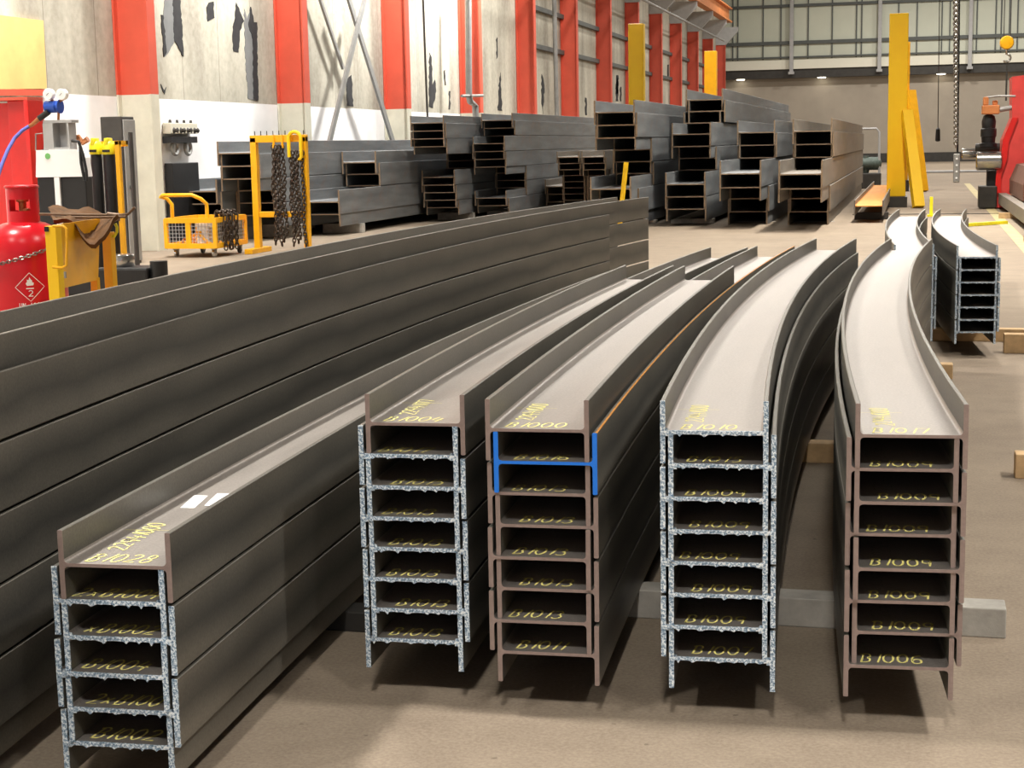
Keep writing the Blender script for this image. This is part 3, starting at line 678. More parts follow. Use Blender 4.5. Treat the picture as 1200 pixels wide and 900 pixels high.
m = MB(); a = W(1147, 218); b = W(1168, 229); m.box(a.x, b.x, YM-.1, YM+.4, 0.02, a.z, .02); m.build('pedestal_foot', 'darkgrey', t)
# rails and gear rack in front of the machine
t = thing('roller_bed', 'long brown steel bed running from the red machine towards the viewer', 'machine bed', (1.85, 24, 0))
m = MB(); m.box(1.68, 1.84, 21, 32.9, .10, .32, .01); m.build('side_beam', 'brown_steel', t)
m = MB(); m.box(2.2, 2.36, 21, 32.9, .10, .32, .01); m.build('side_beam', 'brown_steel', t)
m = MB(); m.box(1.84, 2.2, 21, 32.9, .24, .29); m.build('top_plate', 'timber', t)
m = MB(); m.prism([(1.86, 28.5, .325), (1.86, 28.5, .6), (1.98, 28.5, .9), (2.9, 28.5, 1.0), (2.9, 28.5, .325)], (0, 4.0, 0)); m.build('guide_block', simple('dark_rust', (112, 78, 66), .6, .2, .25, 8), t)
for y in (22.5, 29):
    m = MB(); m.box(1.5, 2.4, y, y+.15, 0, .1); m.build('cross_timber', 'timber', t)
m = MB(); a = atZ(1160, 240, 0); m.box(a.x-.1, a.x+.1, a.y-.2, a.y, 0, .13, .01); solo(m.build('concrete_block', 'lightgrey', loc=base_of(m)), 'small pale block on the floor at the corner of the machine bed', 'block')
m = MB(); a = atZ(1133, 262, .05); b = atZ(1184, 259, .05); m.bar((a.x, a.y, .03), (b.x-.07, b.y, .03), .08, .05); solo(m.build('yellow_bar', 'yellow_lemon', loc=(a.x, a.y, .005)), 'thin yellow bar lying on the floor beyond the rear stacks', 'bar')
m = MB(); m.box(.32, .38, 30.0, 30.06, 0, .36); m.box(.28, .42, 29.9, 30.1, 0, .04); solo(m.build('yellow_marker', 'yellow_lemon', loc=(.35, 30, 0)), 'small yellow floor marker beside the tall yellow post brace', 'marker')
# painted line and floor joint
m = MB(); m.add([(1.32, 14, .004), (1.5, 14, .004), (1.74, 51, .004), (1.56, 51, .004)], [(0, 1, 2, 3)])
solo(m.build('floor_line', 'tape'), 'long faded yellow walkway line painted on the floor', 'floor line')
m = MB(); m.add([(-.2, 46, .004), (.02, 46, .004), (.3, 25, .004), (.1, 25, .004)], [(0, 1, 2, 3)])
m = MB(); m.tube([(.1, 66, .06), (3.4, 66, .06)], .05, 8); solo(m.build('floor_tube', 'lightgrey', loc=(1.7, 66, .01)), 'pale tube lying across the far floor behind the hanging pendant', 'tube')
m = MB(); m.box(-1.1, 2.2, 30.8, 30.86, 0, .012); solo(m.build('floor_joint', 'darkgrey', loc=(0, 30.8, 0)), 'dark joint strip crossing the floor behind the rear stacks', 'floor strip')

# ------------------------------------------------------------------ cage trolley
TX0, TX1, TY0, TY1, TZ0, TZ1 = -9.95, -9.22, 19.75, 20.75, .13, .53
t = thing('cage_trolley', 'yellow mesh cage trolley with push handle, chain draped over it', 'trolley', (-9.6, 20.2, 0))
m = MB()
for x in (TX0, TX1):
    for y in (TY0, TY1): m.box(x-.025, x+.025, y-.025, y+.025, TZ0, TZ1)
for z, h in ((TZ0+.03, .07), (TZ1-.02, .07)):
    for x in (TX0, TX1): m.box(x-.022, x+.022, TY0, TY1, z-h/2, z+h/2)
    for y in (TY0, TY1): m.box(TX0, TX1, y-.022, y+.022, z-h/2, z+h/2)
m.box(TX0+.3, TX0+.37, TY0-.02, TY0+.02, TZ0, TZ1); m.box(TX0, TX1, TY0, TY1, TZ0, TZ0+.02)
m.build('cage_frame', 'yellow', t)
m = MB()
for i in range(1, 15): x = TX0+(TX1-TX0)*i/15; m.box(x-.003, x+.003, TY0-.004, TY0+.002, TZ0, TZ1)
for i in range(1, 8): z = TZ0+(TZ1-TZ0)*i/8; m.box(TX0, TX1, TY0-.006, TY0, z-.003, z+.003); m.box(TX1-.001, TX1+.005, TY0, TY1, z-.003, z+.003)
for i in range(1, 19): y = TY0+(TY1-TY0)*i/19; m.box(TX1-.002, TX1+.004, y-.003, y+.003, TZ0, TZ1)
m.build('wire_mesh', 'lightgrey', t)
m = MB(); hz = .86
P = [(TX0+.08, TY0+.05, TZ1), (TX0+.08, TY0+.05, TZ1+.2), (TX0+.04, TY0, TZ1+.28), (TX0-.02, TY0-.08, hz-.02), (TX0+.02, TY0-.1, hz), (TX0+.2, TY0-.1, hz), (TX0+.45, TY0-.08, hz), (TX0+.56, TY0-.03, hz-.06), (TX0+.6, TY0+.05, TZ1+.2), (TX0+.6, TY0+.05, TZ1)]
m.tube(P, .026, 12); m.build('push_handle', 'yellow', t, smooth=True)
for x, y in ((TX0+.1, TY0+.08), (TX1-.06, TY0+.08), (TX0+.1, TY1-.08), (TX1-.06, TY1-.08)):
    m = MB(); m.lathe([(.035, -.018), (.055, -.015), (.055, .015), (.035, .018)], (x, y, .056), 20, 'x'); w_ = m.build('wheel', 'chrome' if x < -9.3 and y < 20 or y < 20 else 'black', t, smooth=True)
    m = MB(); m.box(x-.03, x+.03, y-.03, y+.03, .1, .13); m.box(x-.028, x-.02, y-.02, y+.02, .05, .12); m.box(x+.02, x+.028, y-.02, y+.02, .05, .12); m.build('caster_fork', 'grey', w_)
rk = random.Random(3)
for j in range(9):
    x = TX0+.08+rk.random()*.45; y = TY0+.12+rk.random()*.5; m = MB()
    P = [Vector((x+.05*math.cos(a_), y, TZ0+.075+rk.random()*.0+.05*math.sin(a_))) for a_ in [PI*2*q/10 for q in range(10)]]
    m.tube(P, .014, 6, closed=True); solo(m.build('shackle', 'copper', loc=(x, y, TZ0+.02)), 'worn brass-coloured shackle lying in the yellow cage trolley', 'shackle', 'shackles inside the cage trolley')
m = MB(); m.tube([(TX0+.3, TY0+.1, .25), (TX0+.42, TY0+.08, .34), (TX0+.5, TY0+.08, .34)], .02, 8); m.tube([(TX0+.45, TY0+.08, .33), (TX0+.58, TY0+.08, .2), (TX0+.68, TY0+.1, .165)], .024, 8); solo(m.build('lifting_hook', 'yellow', loc=(TX0+.5, TY0+.1, .16)), 'yellow lifting hook lying inside the cage trolley', 'hook')
m = MB(); m.box(TX0+.4, TX0+.6, TY0+.06, TY0+.3, .42, .5, .01); m.box(TX0+.42, TX0+.58, TY0+.08, TY0+.28, TZ0+.02, .42); solo(m.build('white_packet', 'white', loc=(TX0+.5, TY0+.2, TZ0+.02)), 'white packet standing inside the cage trolley', 'packet')
for j, (dx, dy) in enumerate(((0, 0), (.03, .1), (.0, .2), (.04, .28))):
    X_ = TX1+.05+dx; y = TY0+.22+dy; m = MB()
    def fn(q, X_=X_, y=y):
        s = q*1.5
        if s < .42: return Vector((X_, y, .1+s))
        if s < .75: an = (s-.42)/.33*PI; return Vector((X_-.08+.08*math.cos(an), y+.02, .56+.06*math.sin(an)))
        return Vector((X_-.16+.02, y+.05, .56-(s-.75)*.5))
    chain_mb(fn, 24, .06, .011, .05, m)
    solo(m.build('draped_chain', 'chain', loc=(X_, y, .1)), 'dark chain draped over the side of the yellow cage trolley', 'chain', 'chains draped over the cage trolley')

# ------------------------------------------------------------------ chain rack
RX0, RX1, RY = -9.03, -8.27, 20.75
t = thing('chain_rack', 'yellow steel frame hung with dark lifting chains', 'rack', (-8.65, RY, 0))
m = MB(); m.box(RX0-.04, RX0+.05, RY-.05, RY+.05, .06, 1.62, .006); m.build('upright', 'yellow', t)
m = MB(); m.box(RX1-.04, RX1+.04, RY-.05, RY+.05, .06, 1.62, .006); m.build('upright', 'yellow', t)
m = MB(); m.box(RX0-.04, RX1+.04, RY-.05, RY+.05, 1.55, 1.65, .006); m.build('top_bar', 'yellow', t)
m = MB(); m.box(RX0, RX1, RY-.03, RY+.03, .5, .58, .006); m.build('cross_bar', 'yellow', t)
for x in (RX0, RX1):
    m = MB(); m.box(x-.06, x+.06, RY-.35, RY+.35, 0, .07, .006); m.build('foot', 'yellow', t)
for i in range(9):
    x = RX0+.02+i*.092; m = MB(); m.tube([(x, RY, 1.64), (x, RY, 1.71)], .007, 6); m.build('peg', 'darkgrey', t)
for j, (dx, zb, dy) in enumerate(((.31, .12, -.07), (.35, .2, -.09), (.39, .1, -.07), (.43, .16, -.1), (.47, .24, -.07), (.58, .1, -.08), (.62, .3, -.11), (.66, .14, -.08), (.7, .2, -.12), (.76, .08, -.09))):
    m = MB(); x = RX0+dx; zt = 1.5 if j < 5 else 1.42
    chain_mb(lambda q: Vector((x+.012*math.sin(q*11+j), RY+dy+.01*math.cos(q*7), zt+(zb-zt)*q)), 26, .05, .009, .045, m)
    o_ = m.build('lifting_chain', 'chain', loc=(x, RY+dy, zt)); solo(o_, ('dark lifting chain in the middle bundle on the yellow rack' if j < 5 else 'dark lifting chain below the yellow ring on the rack'), 'chain', 'middle bundle of rack chains' if j < 5 else 'rack chains below the yellow ring')
m = MB(); cx = RX0+.66; P = [(cx-.09, RY-.1, 1.34), (cx-.09, RY-.1, 1.58)]+[(cx-.09*math.cos(PI*q/8), RY-.1, 1.6+.09*math.sin(PI*q/8)) for q in range(9)]+[(cx+.09, RY-.1, 1.58), (cx+.09, RY-.1, 1.34), (cx+.05, RY-.1, 1.3)]
m.tube(P, .026, 10); solo(m.build('lifting_ring', 'yellow_bright', loc=(cx, RY-.1, 1.3), smooth=True), 'large yellow U-shaped lifting ring hooked over the rack top', 'lifting ring')
for x in (RX0+.33, RX0+.46):
    m = MB(); m.tube([(x, RY-.06, 1.65), (x, RY-.07, 1.48)], .014, 6); m.lathe([(.02, 1.47), (.02, 1.53)], (x, RY-.07, 0), 8); m.build('hanger', 'yellow', t)

# ------------------------------------------------------------------ red gas cylinder
GX, GY, GR = -4.18, 6.8, .19
t = thing('gas_cylinder', 'large red gas cylinder with flammable diamond label beside the long pile', 'gas cylinder', (GX, GY, 0))
m = MB(); m.lathe([(.15, .0), (.17, .02), (.17, .06), (.19, .1), (.19, .98), (.186, 1.02), (.17, 1.065), (.14, 1.1), (.1, 1.12), (.05, 1.13)], (GX, GY, 0), 48); m.build('body', 'red_gas', t, smooth=True)
m = MB(); n = 48; r0, r1 = .075, .071
rings = [1.10, 1.18, 1.235, 1.295]
vs = []; fs = []
for z in rings:
    for k_ in range(n): a_ = 2*PI*k_/n; vs += [(GX+r0*math.cos(a_), GY+r0*math.sin(a_), z)]
for z in rings:
    for k_ in range(n): a_ = 2*PI*k_/n; vs += [(GX+r1*math.cos(a_), GY+r1*math.sin(a_), z)]
for i in range(3):
    for k_ in range(n):
        ang = (360*k_/n) % 360
        if i == 1 and (245 < ang < 325 or 65 < ang < 145): continue
        a = i*n+k_; b = i*n+(k_+1) % n; fs += [(a, b, b+n, a+n), (a+4*n, a+5*n, b+5*n, b+4*n)]
for k_ in range(n): a = 3*n+k_; b = 3*n+(k_+1) % n; fs.append((a, b, b+4*n, a+4*n))
m.add(vs, fs); m.tube([(GX+.074*math.cos(2*PI*k_/32), GY+.074*math.sin(2*PI*k_/32), 1.295) for k_ in range(32)], .008, 8, closed=True); m.build('valve_guard', 'red_gas', t, smooth=True)
m = MB(); m.lathe([(.03, 1.12), (.03, 1.16), (.018, 1.17), (.018, 1.22), (.03, 1.225), (.03, 1.24)], (GX, GY, 0), 14); m.tube([(GX, GY, 1.18), (GX+.05, GY-.03, 1.18)], .012, 8); m.build('valve', 'copper', t, smooth=True)
# diamond label and lettering wrapped on the body
da = math.atan2(-GY, -GX+.35)      # direction towards the viewer, turned a little
pc = atY(32, 337, GY-GR*.95); ca = math.atan2(-math.sqrt(max(0, GR**2-(pc.x-GX)**2)), pc.x-GX); cz = pc.z
def onc(u, v_, e=.0008): a_ = ca+u/GR; return Vector((GX+(GR+e)*math.cos(a_), GY+(GR+e)*math.sin(a_), cz+v_))
def wrap(mb, pts, w, closed=False):
    out = []
    P = pts+[pts[0]] if closed else pts
    for (a0, b0), (a1, b1) in zip(P, P[1:]):
        for q in range(6): out.append((a0+(a1-a0)*q/6, b0+(b1-b0)*q/6))
    out.append(P[-1]); ribbon(mb, out, w, onc)
m = MB(); R_ = .068; wrap(m, [(0, R_), (R_, 0), (0, -R_), (-R_, 0)], .0028, True)
def fillp(mb, pts):
    mb.add([onc(a, b) for a, b in pts], [tuple(range(len(pts)))])
fl = [(-.014, .006), (-.019, .018), (-.012, .026), (-.013, .036), (-.004, .034), (-.001, .048), (.006, .036), (.012, .03), (.01, .024), (.019, .02), (.016, .008)]
for i in range(len(fl)): fillp(m, [(0, .014), fl[i], fl[(i+1) % len(fl)]])
fillp(m, [(-.018, -.004), (.018, -.004), (.018, -.009), (-.018, -.009)])
wrap(m, [(x*.022-.009, -.044+y*.02) for x, y in G['2'][0]], .004)
x = -.052
for ch in 'UN 1965':
    st = {'U': [[(0, 1.4), (0, .3), (.3, 0), (.6, .0), (.85, .3), (.85, 1.4)]], 'N': [[(0, 0), (0, 1.4), (.85, 0), (.85, 1.4)]]}.get(ch, G.get(ch))
    for s_ in st: wrap(m, [(x+a*.012, -.098+b*.016) for a, b in s_], .0032)
    x += .016
lb = m.build('hazard_label', 'sticker', t); lb['label'] = 'white flame diamond and lettering printed on red'
# retaining chain
m = MB(); A = Vector((-4.29, 7.0, 1.03)); 
def cf(q):
    a_ = math.radians(-172+q*150); rr = GR+.014
    zz = .93+.10*max(0, q-.45)**1.2*1.6
    return Vector((GX+rr*math.cos(a_), GY+rr*math.sin(a_), zz))
chain_mb(cf, 34, .02, .0028, .013, m)
solo(m.build('retaining_chain', 'chain_bright', loc=(GX, GY-GR, .9)), 'thin bright chain wrapped around the red gas cylinder', 'chain')
# ------------------------------------------------------------------ yellow bottle cart
t = thing('cylinder_cart', 'yellow steel gas-cylinder cart with tall posts and folded plate', 'cart', (-4.3, 7.4, 0))
a = atY(52, 265, 6.5); b = atY(65, 265, 6.5)
m = MB(); m.box(a.x, b.x, 6.5, 6.55, .03, a.z, .003); pst = m.build('post', 'yellow_bright', t)
m = MB(); m.box(a.x+.001, a.x+.022, 6.495, 6.499, a.z-.025, a.z-.002); m.build('plug', 'black', pst)
a2 = atY(119, 272, 7.4); b2 = atY(129, 272, 7.4)
m = MB(); m.box(a2.x, b2.x, 7.4, 7.45, .03, a2.z, .003); m.build('post', 'yellow', t)
TL = atY(67, 263, 6.7); TR = atY(117, 256, 7.3); BR = atY(115, 328, 7.3); BL = atY(69, 339, 6.7)
z_t = (TL.z+TR.z)/2; z_b = (BL.z+BR.z)/2
m = MB(); m.prism([TL, TR, BR, BL], (-.01, .02, 0)); pl = m.build('folded_plate', 'yellow', t)
e0 = atY(96, 262, 7.33); e1 = atY(77, 337, 7.33)
m = MB(); lg = atY(114, 330, 7.28); m.box(lg.x-.04, lg.x, 7.28, 7.31, .03, lg.z+.02, .003); m.build('leg', 'yellow', t)
m = MB(); hp = [atY(x, y, 6.48) for x, y in ((62, 265), (74, 265), (78, 268), (78.5, 290), (78, 311), (73, 314), (62, 313))]; m.tube(hp, .0065, 8); m.build('grab_handle', 'yellow', t, smooth=True)
m = MB(); h0 = atY(74, 322, 6.66); m.box(h0.x-.018, h0.x+.018, 6.65, 6.66, h0.z-.015, h0.z+.015); m.build('latch', 'grey', t)
m = MB(); m.box(-4.0, a2.x+.05, 6.5, 7.5, .03, .07, .005); m.build('base_plate', 'yellow', t)
for x, y in ((-4.13, 7.45), (a2.x+.09, 7.45)):
    m = MB(); m.lathe([(.05, -.02), (.1, -.018), (.1, .018), (.05, .02)], (x, y, .1), 20, 'x'); m.build('wheel', 'black', t, smooth=True)
# leather cloth draped on the cart
pts = [(58, 243), (75, 241), (95, 244), (112, 248), (135, 252), (138, 257), (126, 263), (112, 270), (108, 300), (98, 298), (94, 285), (93, 258), (80, 256), (60, 254)]
m = MB(); gx, gy = 14, 6; rr = random.Random(5); vs = []; 
for j in range(gy+1):
    for i in range(gx+1):
        q = i/gx; s = j/gy
        top = atY(56+84*q, 243+9*q-3*math.sin(q*PI), 7.5); bot = atY(62+76*q, 255+4*math.sin(q*5)+(34*max(0, 1-(abs(q-.64)/.3)**1.6)), 6.93)
        p_ = top.lerp(bot, s); p_ += Vector((0, 0, .012*math.sin(q*14+s*5)+rr.uniform(-.004, .004))); vs.append(p_)
fs = [(j*(gx+1)+i, j*(gx+1)+i+1, (j+1)*(gx+1)+i+1, (j+1)*(gx+1)+i) for j in range(gy) for i in range(gx)]
vb = [p_+Vector((0, .01, -.02)) for p_ in vs]; n_ = len(vs)
ed = [i for i in range(gx+1)]+[j*(gx+1)+gx for j in range(1, gy+1)]+[gy*(gx+1)+i for i in range(gx-1, -1, -1)]+[j*(gx+1) for j in range(gy-1, 0, -1)]
fs2 = fs+[tuple(i+n_ for i in f) for f in fs]+[(ed[i], ed[(i+1) % len(ed)], ed[(i+1) % len(ed)]+n_, ed[i]+n_) for i in range(len(ed))]
m.add(vs+vb, fs2); o_ = m.build('leather_apron', 'cloth', loc=(-4.4, 7.9, 1.05), smooth=True); solo(o_, 'oily brown leather apron thrown over the yellow cart', 'apron')
m = MB(); m.tube([atY(44, 251, 7.1), atY(100, 252, 7.1), atY(140, 252, 7.1), atY(150, 251, 7.1), atY(158, 243, 7.1)], .007, 8); m.tube([atY(60, 254, 7.08), atY(110, 255, 7.08), atY(148, 254, 7.08)], .006, 8)
m.tube([atY(126, 251, 7.1), atY(140, 253, 7.1)], .011, 8)
solo(m.build('cutting_torch', 'torch_tube', loc=(-4.3, 7.7, 1.1), smooth=True), 'long twin-tube cutting torch resting on the leather apron', 'cutting torch')
m = MB(); m.tube([atY(x, y, 7.42) for x, y in ((127, 272), (130, 277), (134, 277), (137, 272), (137, 266), (135, 262))], .008, 8); solo(m.build('yellow_hook', 'yellow_lemon', loc=tuple(atY(132, 277, 8.12))), 'small bright yellow hook hanging on the cart post', 'hook')

# ------------------------------------------------------------------ regulator with hose, on grey box
YR = 14.02; K = 1.5
def WR(x, y, dy=0): return atY(x, y, YR+dy)
zb = atY(40, 176, 14.).z+.003
t = thing('bracket_box', 'light grey open bracket box standing on the white cabinet hood', 'bracket', (WR(66, 175).x, YR, zb))
a = WR(50, 141); b = WR(84, 175)
m = MB(); m.box(a.x, b.x+.015, YR-.0, YR+.14, a.z-.03, a.z, .003); m.build('top_plate', 'lightgrey', t)
m = MB(); m.box(a.x, a.x+.11, YR-.01, YR+.14, zb, a.z-.03, .003); m.build('side_panel', 'lightgrey', t)
m = MB(); m.box(b.x-.04, b.x-.02, YR, YR+.14, zb, a.z-.03); m.build('side_panel', 'lightgrey', t)
m = MB(); m.box(a.x+.11, b.x-.04, YR+.12, YR+.14, zb, a.z-.03); m.build('back_panel', 'lightgrey', t)
m = MB(); m.box(a.x+.11, b.x-.04, YR, YR+.12, zb, zb+.02); m.build('bottom_plate', 'lightgrey', t)
t = thing('pressure_regulator', 'blue gas regulator with two white round gauges on the grey bracket', 'regulator', (WR(66, 141).x, YR, a.z))
m = MB(); m.tube([(WR(66, 142).x, YR+.04, a.z), (WR(66.5, 128).x, YR+.04, WR(66, 128).z)], .013, 8); m.build('stem', 'copper', t)
m = MB(); c0 = WR(59, 125); m.lathe([(.032*K, -.05*K), (.04*K, -.045*K), (.04*K, .03*K), (.034*K, .035*K), (.034*K, .05*K), (.045*K, .052*K), (.045*K, .06*K)], (c0.x+.0, YR+.04, c0.z), 20, 'x'); m.build('body', 'blue', t, smooth=True)
for x, y, nm in ((57, 110.5, 0), (72.5, 110.5, 1)):
    c0 = WR(x, y); m = MB(); m.lathe([(.02*K, .03*K), (.036*K, .025*K), (.037*K, -.01*K), (.034*K, -.014*K)], (c0.x, YR, c0.z), 24, 'y'); g_ = m.build('gauge', 'white', t, smooth=True)
    m = MB(); m.bar((c0.x-.014, YR-.0225, c0.z-.012), (c0.x+.012, YR-.0225, c0.z+.012), .0035, .002, Vector((0, 1, 0))); m.build('needle', 'darkgrey', g_)
    m = MB(); m.tube([(c0.x, YR+.03, c0.z-.045), (WR(63, 121).x, YR+.04, WR(63, 121).z)], .012, 8); m.build('gauge_stem', 'copper', t)
m = MB(); m.tube([WR(57, 131), WR(46, 139)], .03, 12); m.build('coupling_nut', 'black', t, smooth=True)
m = MB(); m.tube([WR(46, 139), WR(38, 146), WR(30, 150)], [.024, .02, .014], 10); m.build('hose_tail', 'copper', t, smooth=True)
q0 = WR(-16, 300, -.5)
m = MB(); m.tube([WR(34, 148), WR(26, 153, -.05), WR(17, 162, -.1), WR(9, 176, -.2), WR(2, 193, -.3), WR(-5, 215, -.4), WR(-11, 255, -.45), (q0.x, q0.y, .3), (q0.x-.1, q0.y, .018), (q0.x-.6, q0.y, .018)], .018, 10)
solo(m.build('gas_hose', 'hose', loc=tuple(WR(2, 193))), 'violet-blue gas hose curving down from the blue regulator', 'hose')
m = MB(); pf = [WR(x, y, .1) for x, y in ((42, 157), (52, 156), (52, 176), (42, 176.3))]
t0 = MB(); t0.tube(pf, .008, 6, closed=True); solo(t0.build('wire_bracket', 'grey', loc=tuple(WR(46, 170, .3))), 'thin square wire bracket behind the grey regulator box', 'bracket')

# ------------------------------------------------------------------ white unit with dark bottles below
YU = 14.
t = thing('storage_cabinet', 'white-hooded cabinet with dark doors behind the red gas cylinder', 'cabinet', (-8.1, YU, 0))
a = atY(40, 176, YU); b = atY(99, 207, YU)
m = MB(); x0, x1 = a.x, b.x; m.prism([(x0+.02, YU, a.z), (x1-.06, YU, a.z), (x1-.02, YU, a.z-.08), (x1, YU, b.z), (x0, YU, b.z)], (0, .16, 0)); hd_ = m.build('hood', 'white', t)
g_ = MB(); gc = atY(56, 183, YU); g_.lathe([(.03, -.003), (.03, -.001)], (gc.x, YU, gc.z), 16, 'y'); g_.build('round_badge', simple('green_badge', (120, 190, 110), .5), hd_)
for xa, xb in ((x0+.0, atY(64, 220, YU).x), (atY(70, 220, YU).x, x1)):
    m = MB(); m.box(xa, xb, YU+.02, YU+.15, .05, b.z-.002, .01); m.build('door', 'black', t)
m = MB(); m.box(atY(64, 220, YU).x, atY(70, 220, YU).x, YU+.0, YU+.14, .05, b.z-.002); m.build('centre_stile', 'white', t)
m = MB(); m.box(x0, x1, YU+.03, YU+.14, 0, .05); m.build('plinth', 'darkgrey', t)
m = MB(); m.tube([atY(x, y, YU-.1) for x, y in ((84, 165), (92, 166), (97, 180), (101, 200), (102, 212), (99, 211), (95, 190), (94, 172))], .016, 8); solo(m.build('looped_cable', 'black', loc=tuple(atY(97, 190, YU-.1))), 'black cable hanging in a loop beside the white cabinet hood', 'cable')
m = MB(); m.tube([atY(x, y, YU+.2) for x, y in ((83, 163), (92, 161), (97, 167), (103, 163))], .03, 8); solo(m.build('leather_strap', 'copper', loc=tuple(atY(92, 163, YU+.2))), 'brown strap between the white cabinet and the yellow-headed bottles', 'strap')
# red steel frame of the doorway
m = MB(); A0 = atY(0, 112, 14.6); A1 = atY(38, 112, 14.6)
t = thing('red_door_frame', 'glossy red steel door frame at the left edge behind the gas cylinder', 'door frame', (A0.x, 14.6, 0))
m = MB(); m.box(A1.x-.30, A1.x-.05, 14.6, 14.75, 0, 2.0, .01); m.build('frame_post', 'red_door', t)
m = MB(); m.box(A1.x-.05, A1.x, 14.5, 14.8, 0, 2.0, .005); m.build('outer_flange', 'red_door', t)
m = MB(); m.box(A1.x-1.2, A1.x-.32, 14.7, 14.8, 0, 1.98, .01); m.build('panel', 'red_door', t)
m = MB(); m.box(A1.x-1.3, A1.x, 14.5, 14.8, 2.0, 2.03); m.build('head', 'orange_col', t)
m = MB(); m.box(A1.x+.01, A1.x+.05, 14.7, 14.76, 0, 1.5); m.build('seal_strip', 'black', t)
m = MB(); p_ = [atX(-30, 14, XW+.06), atX(51, 24, XW+.06), atX(55, 104, XW+.06), atX(-30, 105, XW+.06)]; m.prism(p_, (-.05, 0, 0)); struct('board', m, 'ply', wl)
m = MB(); p_ = [atX(-30, 104, XW+.07), atX(55, 105, XW+.07), atX(55, 112, XW+.07), atX(-30, 112, XW+.07)]; m.prism(p_, (-.06, 0, 0)); struct('board_rail', m, 'orange_col', wl)
# ------------------------------------------------------------------ tall dark cabinet, bottles, pole
YC = 18.5
t = thing('electrical_cabinet', 'tall narrow dark cabinet with grey door in front of the first column', 'cabinet', (-9.95, YC, 0))
a = atY(117, 137, YC); b = atY(142, 139, YC); c_ = atY(155, 139, YC)
m = MB(); m.box(a.x, b.x, YC, YC+.34, 0, a.z, .01); m.build('body', 'darkgrey', t)
m = MB(); m.box(b.x+.002, b.x+.02, YC+.02, YC+.33, .04, a.z-.04, .004); dr = m.build('door', 'grey', t)
m = MB(); m.lathe([(.03, .02), (.03, .04), (.02, .05)], (b.x, YC+.12, 1.0), 12, 'x'); m.box(b.x+.04, b.x+.055, YC+.11, YC+.13, .9, 1.0); m.build('handle', 'darkgrey', dr)
YB = 15.
t = thing('bottle_rack', 'yellow post frame holding two dark gas bottles', 'rack', (atY(140, 297, YB).x, YB, 0))
a = atY(134, 165, YB); b = atY(139, 165, YB)
m = MB(); m.box(b.x-.05, b.x, YB, YB+.05, 0, a.z, .004); m.build('upright', 'yellow', t)
m = MB(); m.box(atY(104, 165, YB).x, b.x, YB+.16, YB+.2, a.z-.06, a.z); m.box(b.x-.05, b.x, YB, YB+.2, a.z-.04, a.z); m.build('top_rail', 'yellow', t)
m = MB(); m.box(atY(104, 165, YB).x, b.x+.02, YB-.1, YB+.25, 0, .04, .005); m.build('base', 'yellow', t)
for j, x in enumerate((111, 126.5)):
    cx = atY(x, 200, YB).x; z0 = .045; zt = atY(x, 181, YB).z
    t2 = thing('gas_bottle', ['dark gas bottle with yellow valve cap, nearer the white cabinet', 'dark gas bottle with yellow valve cap, beside the yellow upright'][j], 'gas bottle', (cx, YB, z0), 'gas bottles with yellow caps')
    m = MB(); m.lathe([(.05, z0), (.06, z0+.03), (.062, zt-.05), (.058, zt)], (cx, YB+.05, 0), 20); m.build('body', 'black', t2, smooth=True)
    m = MB(); m.lathe([(.066, zt), (.07, zt+.02), (.068, zt+.1), (.05, zt+.13), (.035, zt+.14)], (cx, YB+.05, 0), 16); m.box(cx-.02, cx+.02, YB-.02, YB+.1, zt+.1, zt+.17, .008); cp = m.build('valve_cap', 'yellow_lemon', t2, smooth=True)
    m = MB(); m.box(cx-.04, cx+.04, YB-.025, YB-.01, zt+.025, zt+.05); m.build('vent_slot', 'black', cp)
pc_ = atY(160.5, 300, 17.6); pc_.z = 0
t = thing('barrier_pole', 'thin dark pole on a round foot in front of the first column', 'pole', (pc_.x, pc_.y, 0))
m = MB(); zt = atY(157, 155, pc_.y).z; m.tube([(pc_.x, pc_.y, .02), (pc_.x, pc_.y, zt)], .03, 10); m.build('shaft', 'darkgrey', t)
m = MB(); m.lathe([(.12, 0), (.12, .02), (.05, .05)], (pc_.x, pc_.y, 0), 16); m.build('foot', 'darkgrey', t)
YS = 12.
t = thing('low_bench', 'low black block-shaped bench with rounded end behind the yellow cart', 'bench', (-6.4, YS, 0))
a = atY(112, 314, YS); b = atY(172, 311, YS)
m = MB(); m.box(a.x, b.x, YS, YS+.34, .0, a.z, .02); m.build('block', 'black', t)
m = MB(); m.tube([(b.x+.06, YS+.1, .0), (b.x+.06, YS+.1, b.z+.03)], .075, 14); m.build('rounded_end', 'black', t, smooth=True)
c0 = atY(143, 303, YS+.17); 
m = MB(); r_ = .105; m.lathe([(r_*.95, a.z+.002), (r_, a.z+.012), (r_, a.z+.09), (r_*.92, a.z+.105), (.02, a.z+.105)], (c0.x, YS+.17, 0), 28); solo(m.build('machined_ring', 'chrome', loc=(c0.x, YS+.17, a.z+.002), smooth=True), 'shiny machined steel disc on the low black bench', 'steel disc')
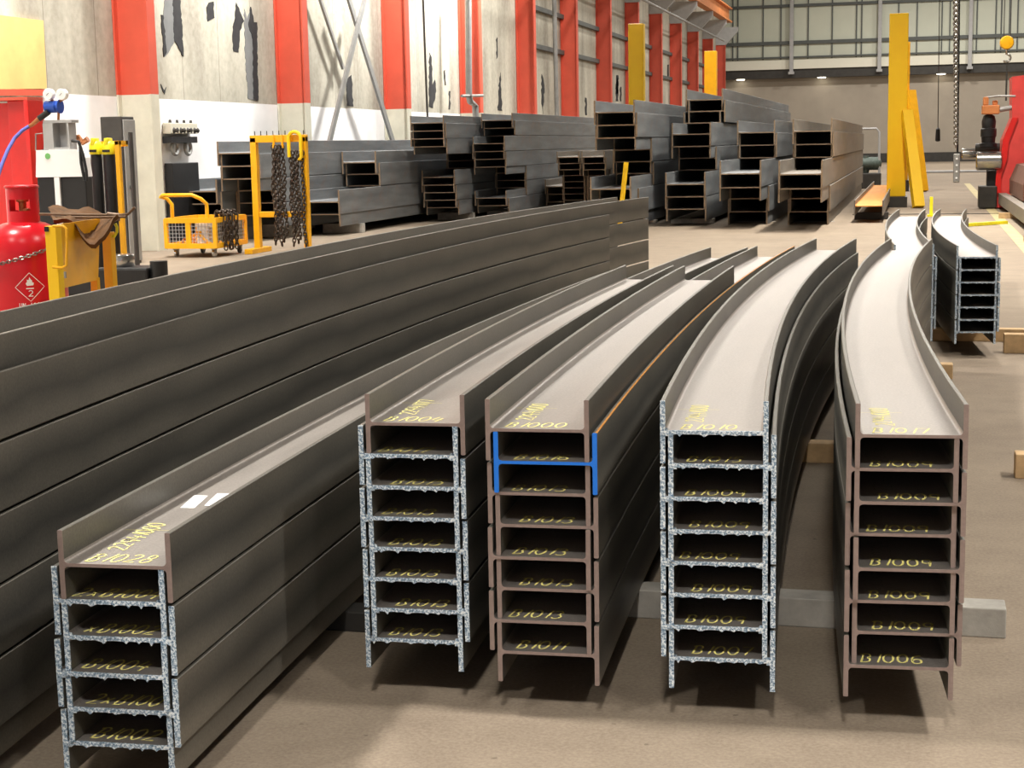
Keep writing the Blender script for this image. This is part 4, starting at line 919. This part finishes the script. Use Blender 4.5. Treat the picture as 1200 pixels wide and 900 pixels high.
# wall manifold and black box
t = thing('valve_manifold', 'row of grey wall valves on a bracket beside the first column', 'manifold', (XW+.1, 23.3, 1.7))
Xm = XW+.02
def onw(x, y, X=Xm): return atX(x, y, X)
a = onw(191, 144); b = onw(224, 157)
m = MB(); m.box(Xm-.01, Xm+.12, a.y, b.y, b.z, a.z, .01); m.build('valve_block', 'cream', t)
for i in range(4):
    y = a.y+(b.y-a.y)*(i+.5)/4; m = MB(); m.lathe([(.05, .12), (.03, .14), (.03, .17), (.045, .18), (.02, .2)], (Xm, y, b.z+.05), 12, 'x'); m.build('valve_knob', 'darkgrey', t, smooth=True)
    m = MB(); m.lathe([(.03, a.z), (.02, a.z+.05)], (Xm+.06, y, 0), 8); m.build('bleed_nipple', 'darkgrey', t, smooth=True)
c_ = onw(191, 158); d_ = onw(222, 166)
m = MB(); m.box(Xm-.01, Xm+.14, c_.y, d_.y, d_.z-.02, c_.z-.03); m.build('bracket', 'black', t)
for i in range(2):
    y = c_.y+(d_.y-c_.y)*(.25+.5*i); m = MB(); m.tube([(Xm+.08, y+.1*math.cos(2*PI*q/14), d_.z-.1+.1*math.sin(2*PI*q/14)) for q in range(14)], .03, 8, closed=True); m.build('pipe_loop', 'grey', t, smooth=True)
a = onw(193, 193); b = onw(224, 193)
m = MB(); m.box(XW+.01, XW+.15, a.y, b.y, 0, 1.27, .01); solo(m.build('black_locker', 'black', loc=(XW+.1, a.y, 0)), 'plain black box locker standing against the wall behind the cage trolley', 'locker')

# ------------------------------------------------------------------ light
def area(x, y, z, sx_, sy_, power, col=(1, .95, .88), rot=(0, 0, 0), spread=180):
    l = bpy.data.lights.new('lamp', 'AREA'); l.shape = 'RECTANGLE'; l.size = sx_; l.size_y = sy_; l.energy = power; l.color = col; l.spread = math.radians(spread)
    o = bpy.data.objects.new('lamp', l); C.objects.link(o); o.location = (x, y, z); o.rotation_euler = rot; return o
HB = [(-7.5, y, 720, 110) for y in (-14, -5, 4, 13)]+[(7.0, y, 700, 110) for y in (-14, -5, 4, 13)]
HB += [(.6, -14, 740, 105), (.6, -5, 740, 105), (.6, 18.5, 560, 100), (7, 24, 350, 110), (.9, 25, 420, 130)]  # last entry is an unseen lamp added to brighten the yellow posts
HB += [(-7.5, 43, 1000, 180), (-3.2, 41, 900, 180), (.6, 44, 650, 180), (7, 43, 500, 180)]
HB += [(-7.5, 57, 360, 180), (.6, 57, 500, 180), (7, 57, 500, 180)]
HB += [(x, y, 330 if x < 0 else 1050, 180) for x in (-7.5, .6, 7) for y in (70, 86)]
for x, y, pw, sd in HB: area(x, y, 12.0, .7, 1.0, pw, spread=sd)
area(.2, 27.5, 8.5, .5, .5, 480, (1, .93, .82), spread=120)  # unseen fill lamp, hung low and added to lift the yellow posts
for y in (10, 17, 24, 31, 38): area(-8.8, y, 7.5, .5, .5, 430, (1, .97, .92), (0, math.radians(40), 0), 130)  # unseen wash lamps added to whiten the left wall
w = bpy.data.worlds.new('world'); bpy.context.scene.world = w; w.use_nodes = True
w.node_tree.nodes['Background'].inputs[0].default_value = (.9, .92, 1, 1); w.node_tree.nodes['Background'].inputs[1].default_value = .35
vsn = bpy.context.scene.view_settings
vsn.view_transform = 'Standard'; vsn.look = 'None'; vsn.gamma = 1; vsn.use_curve_mapping = False; vsn.exposure = 0.1
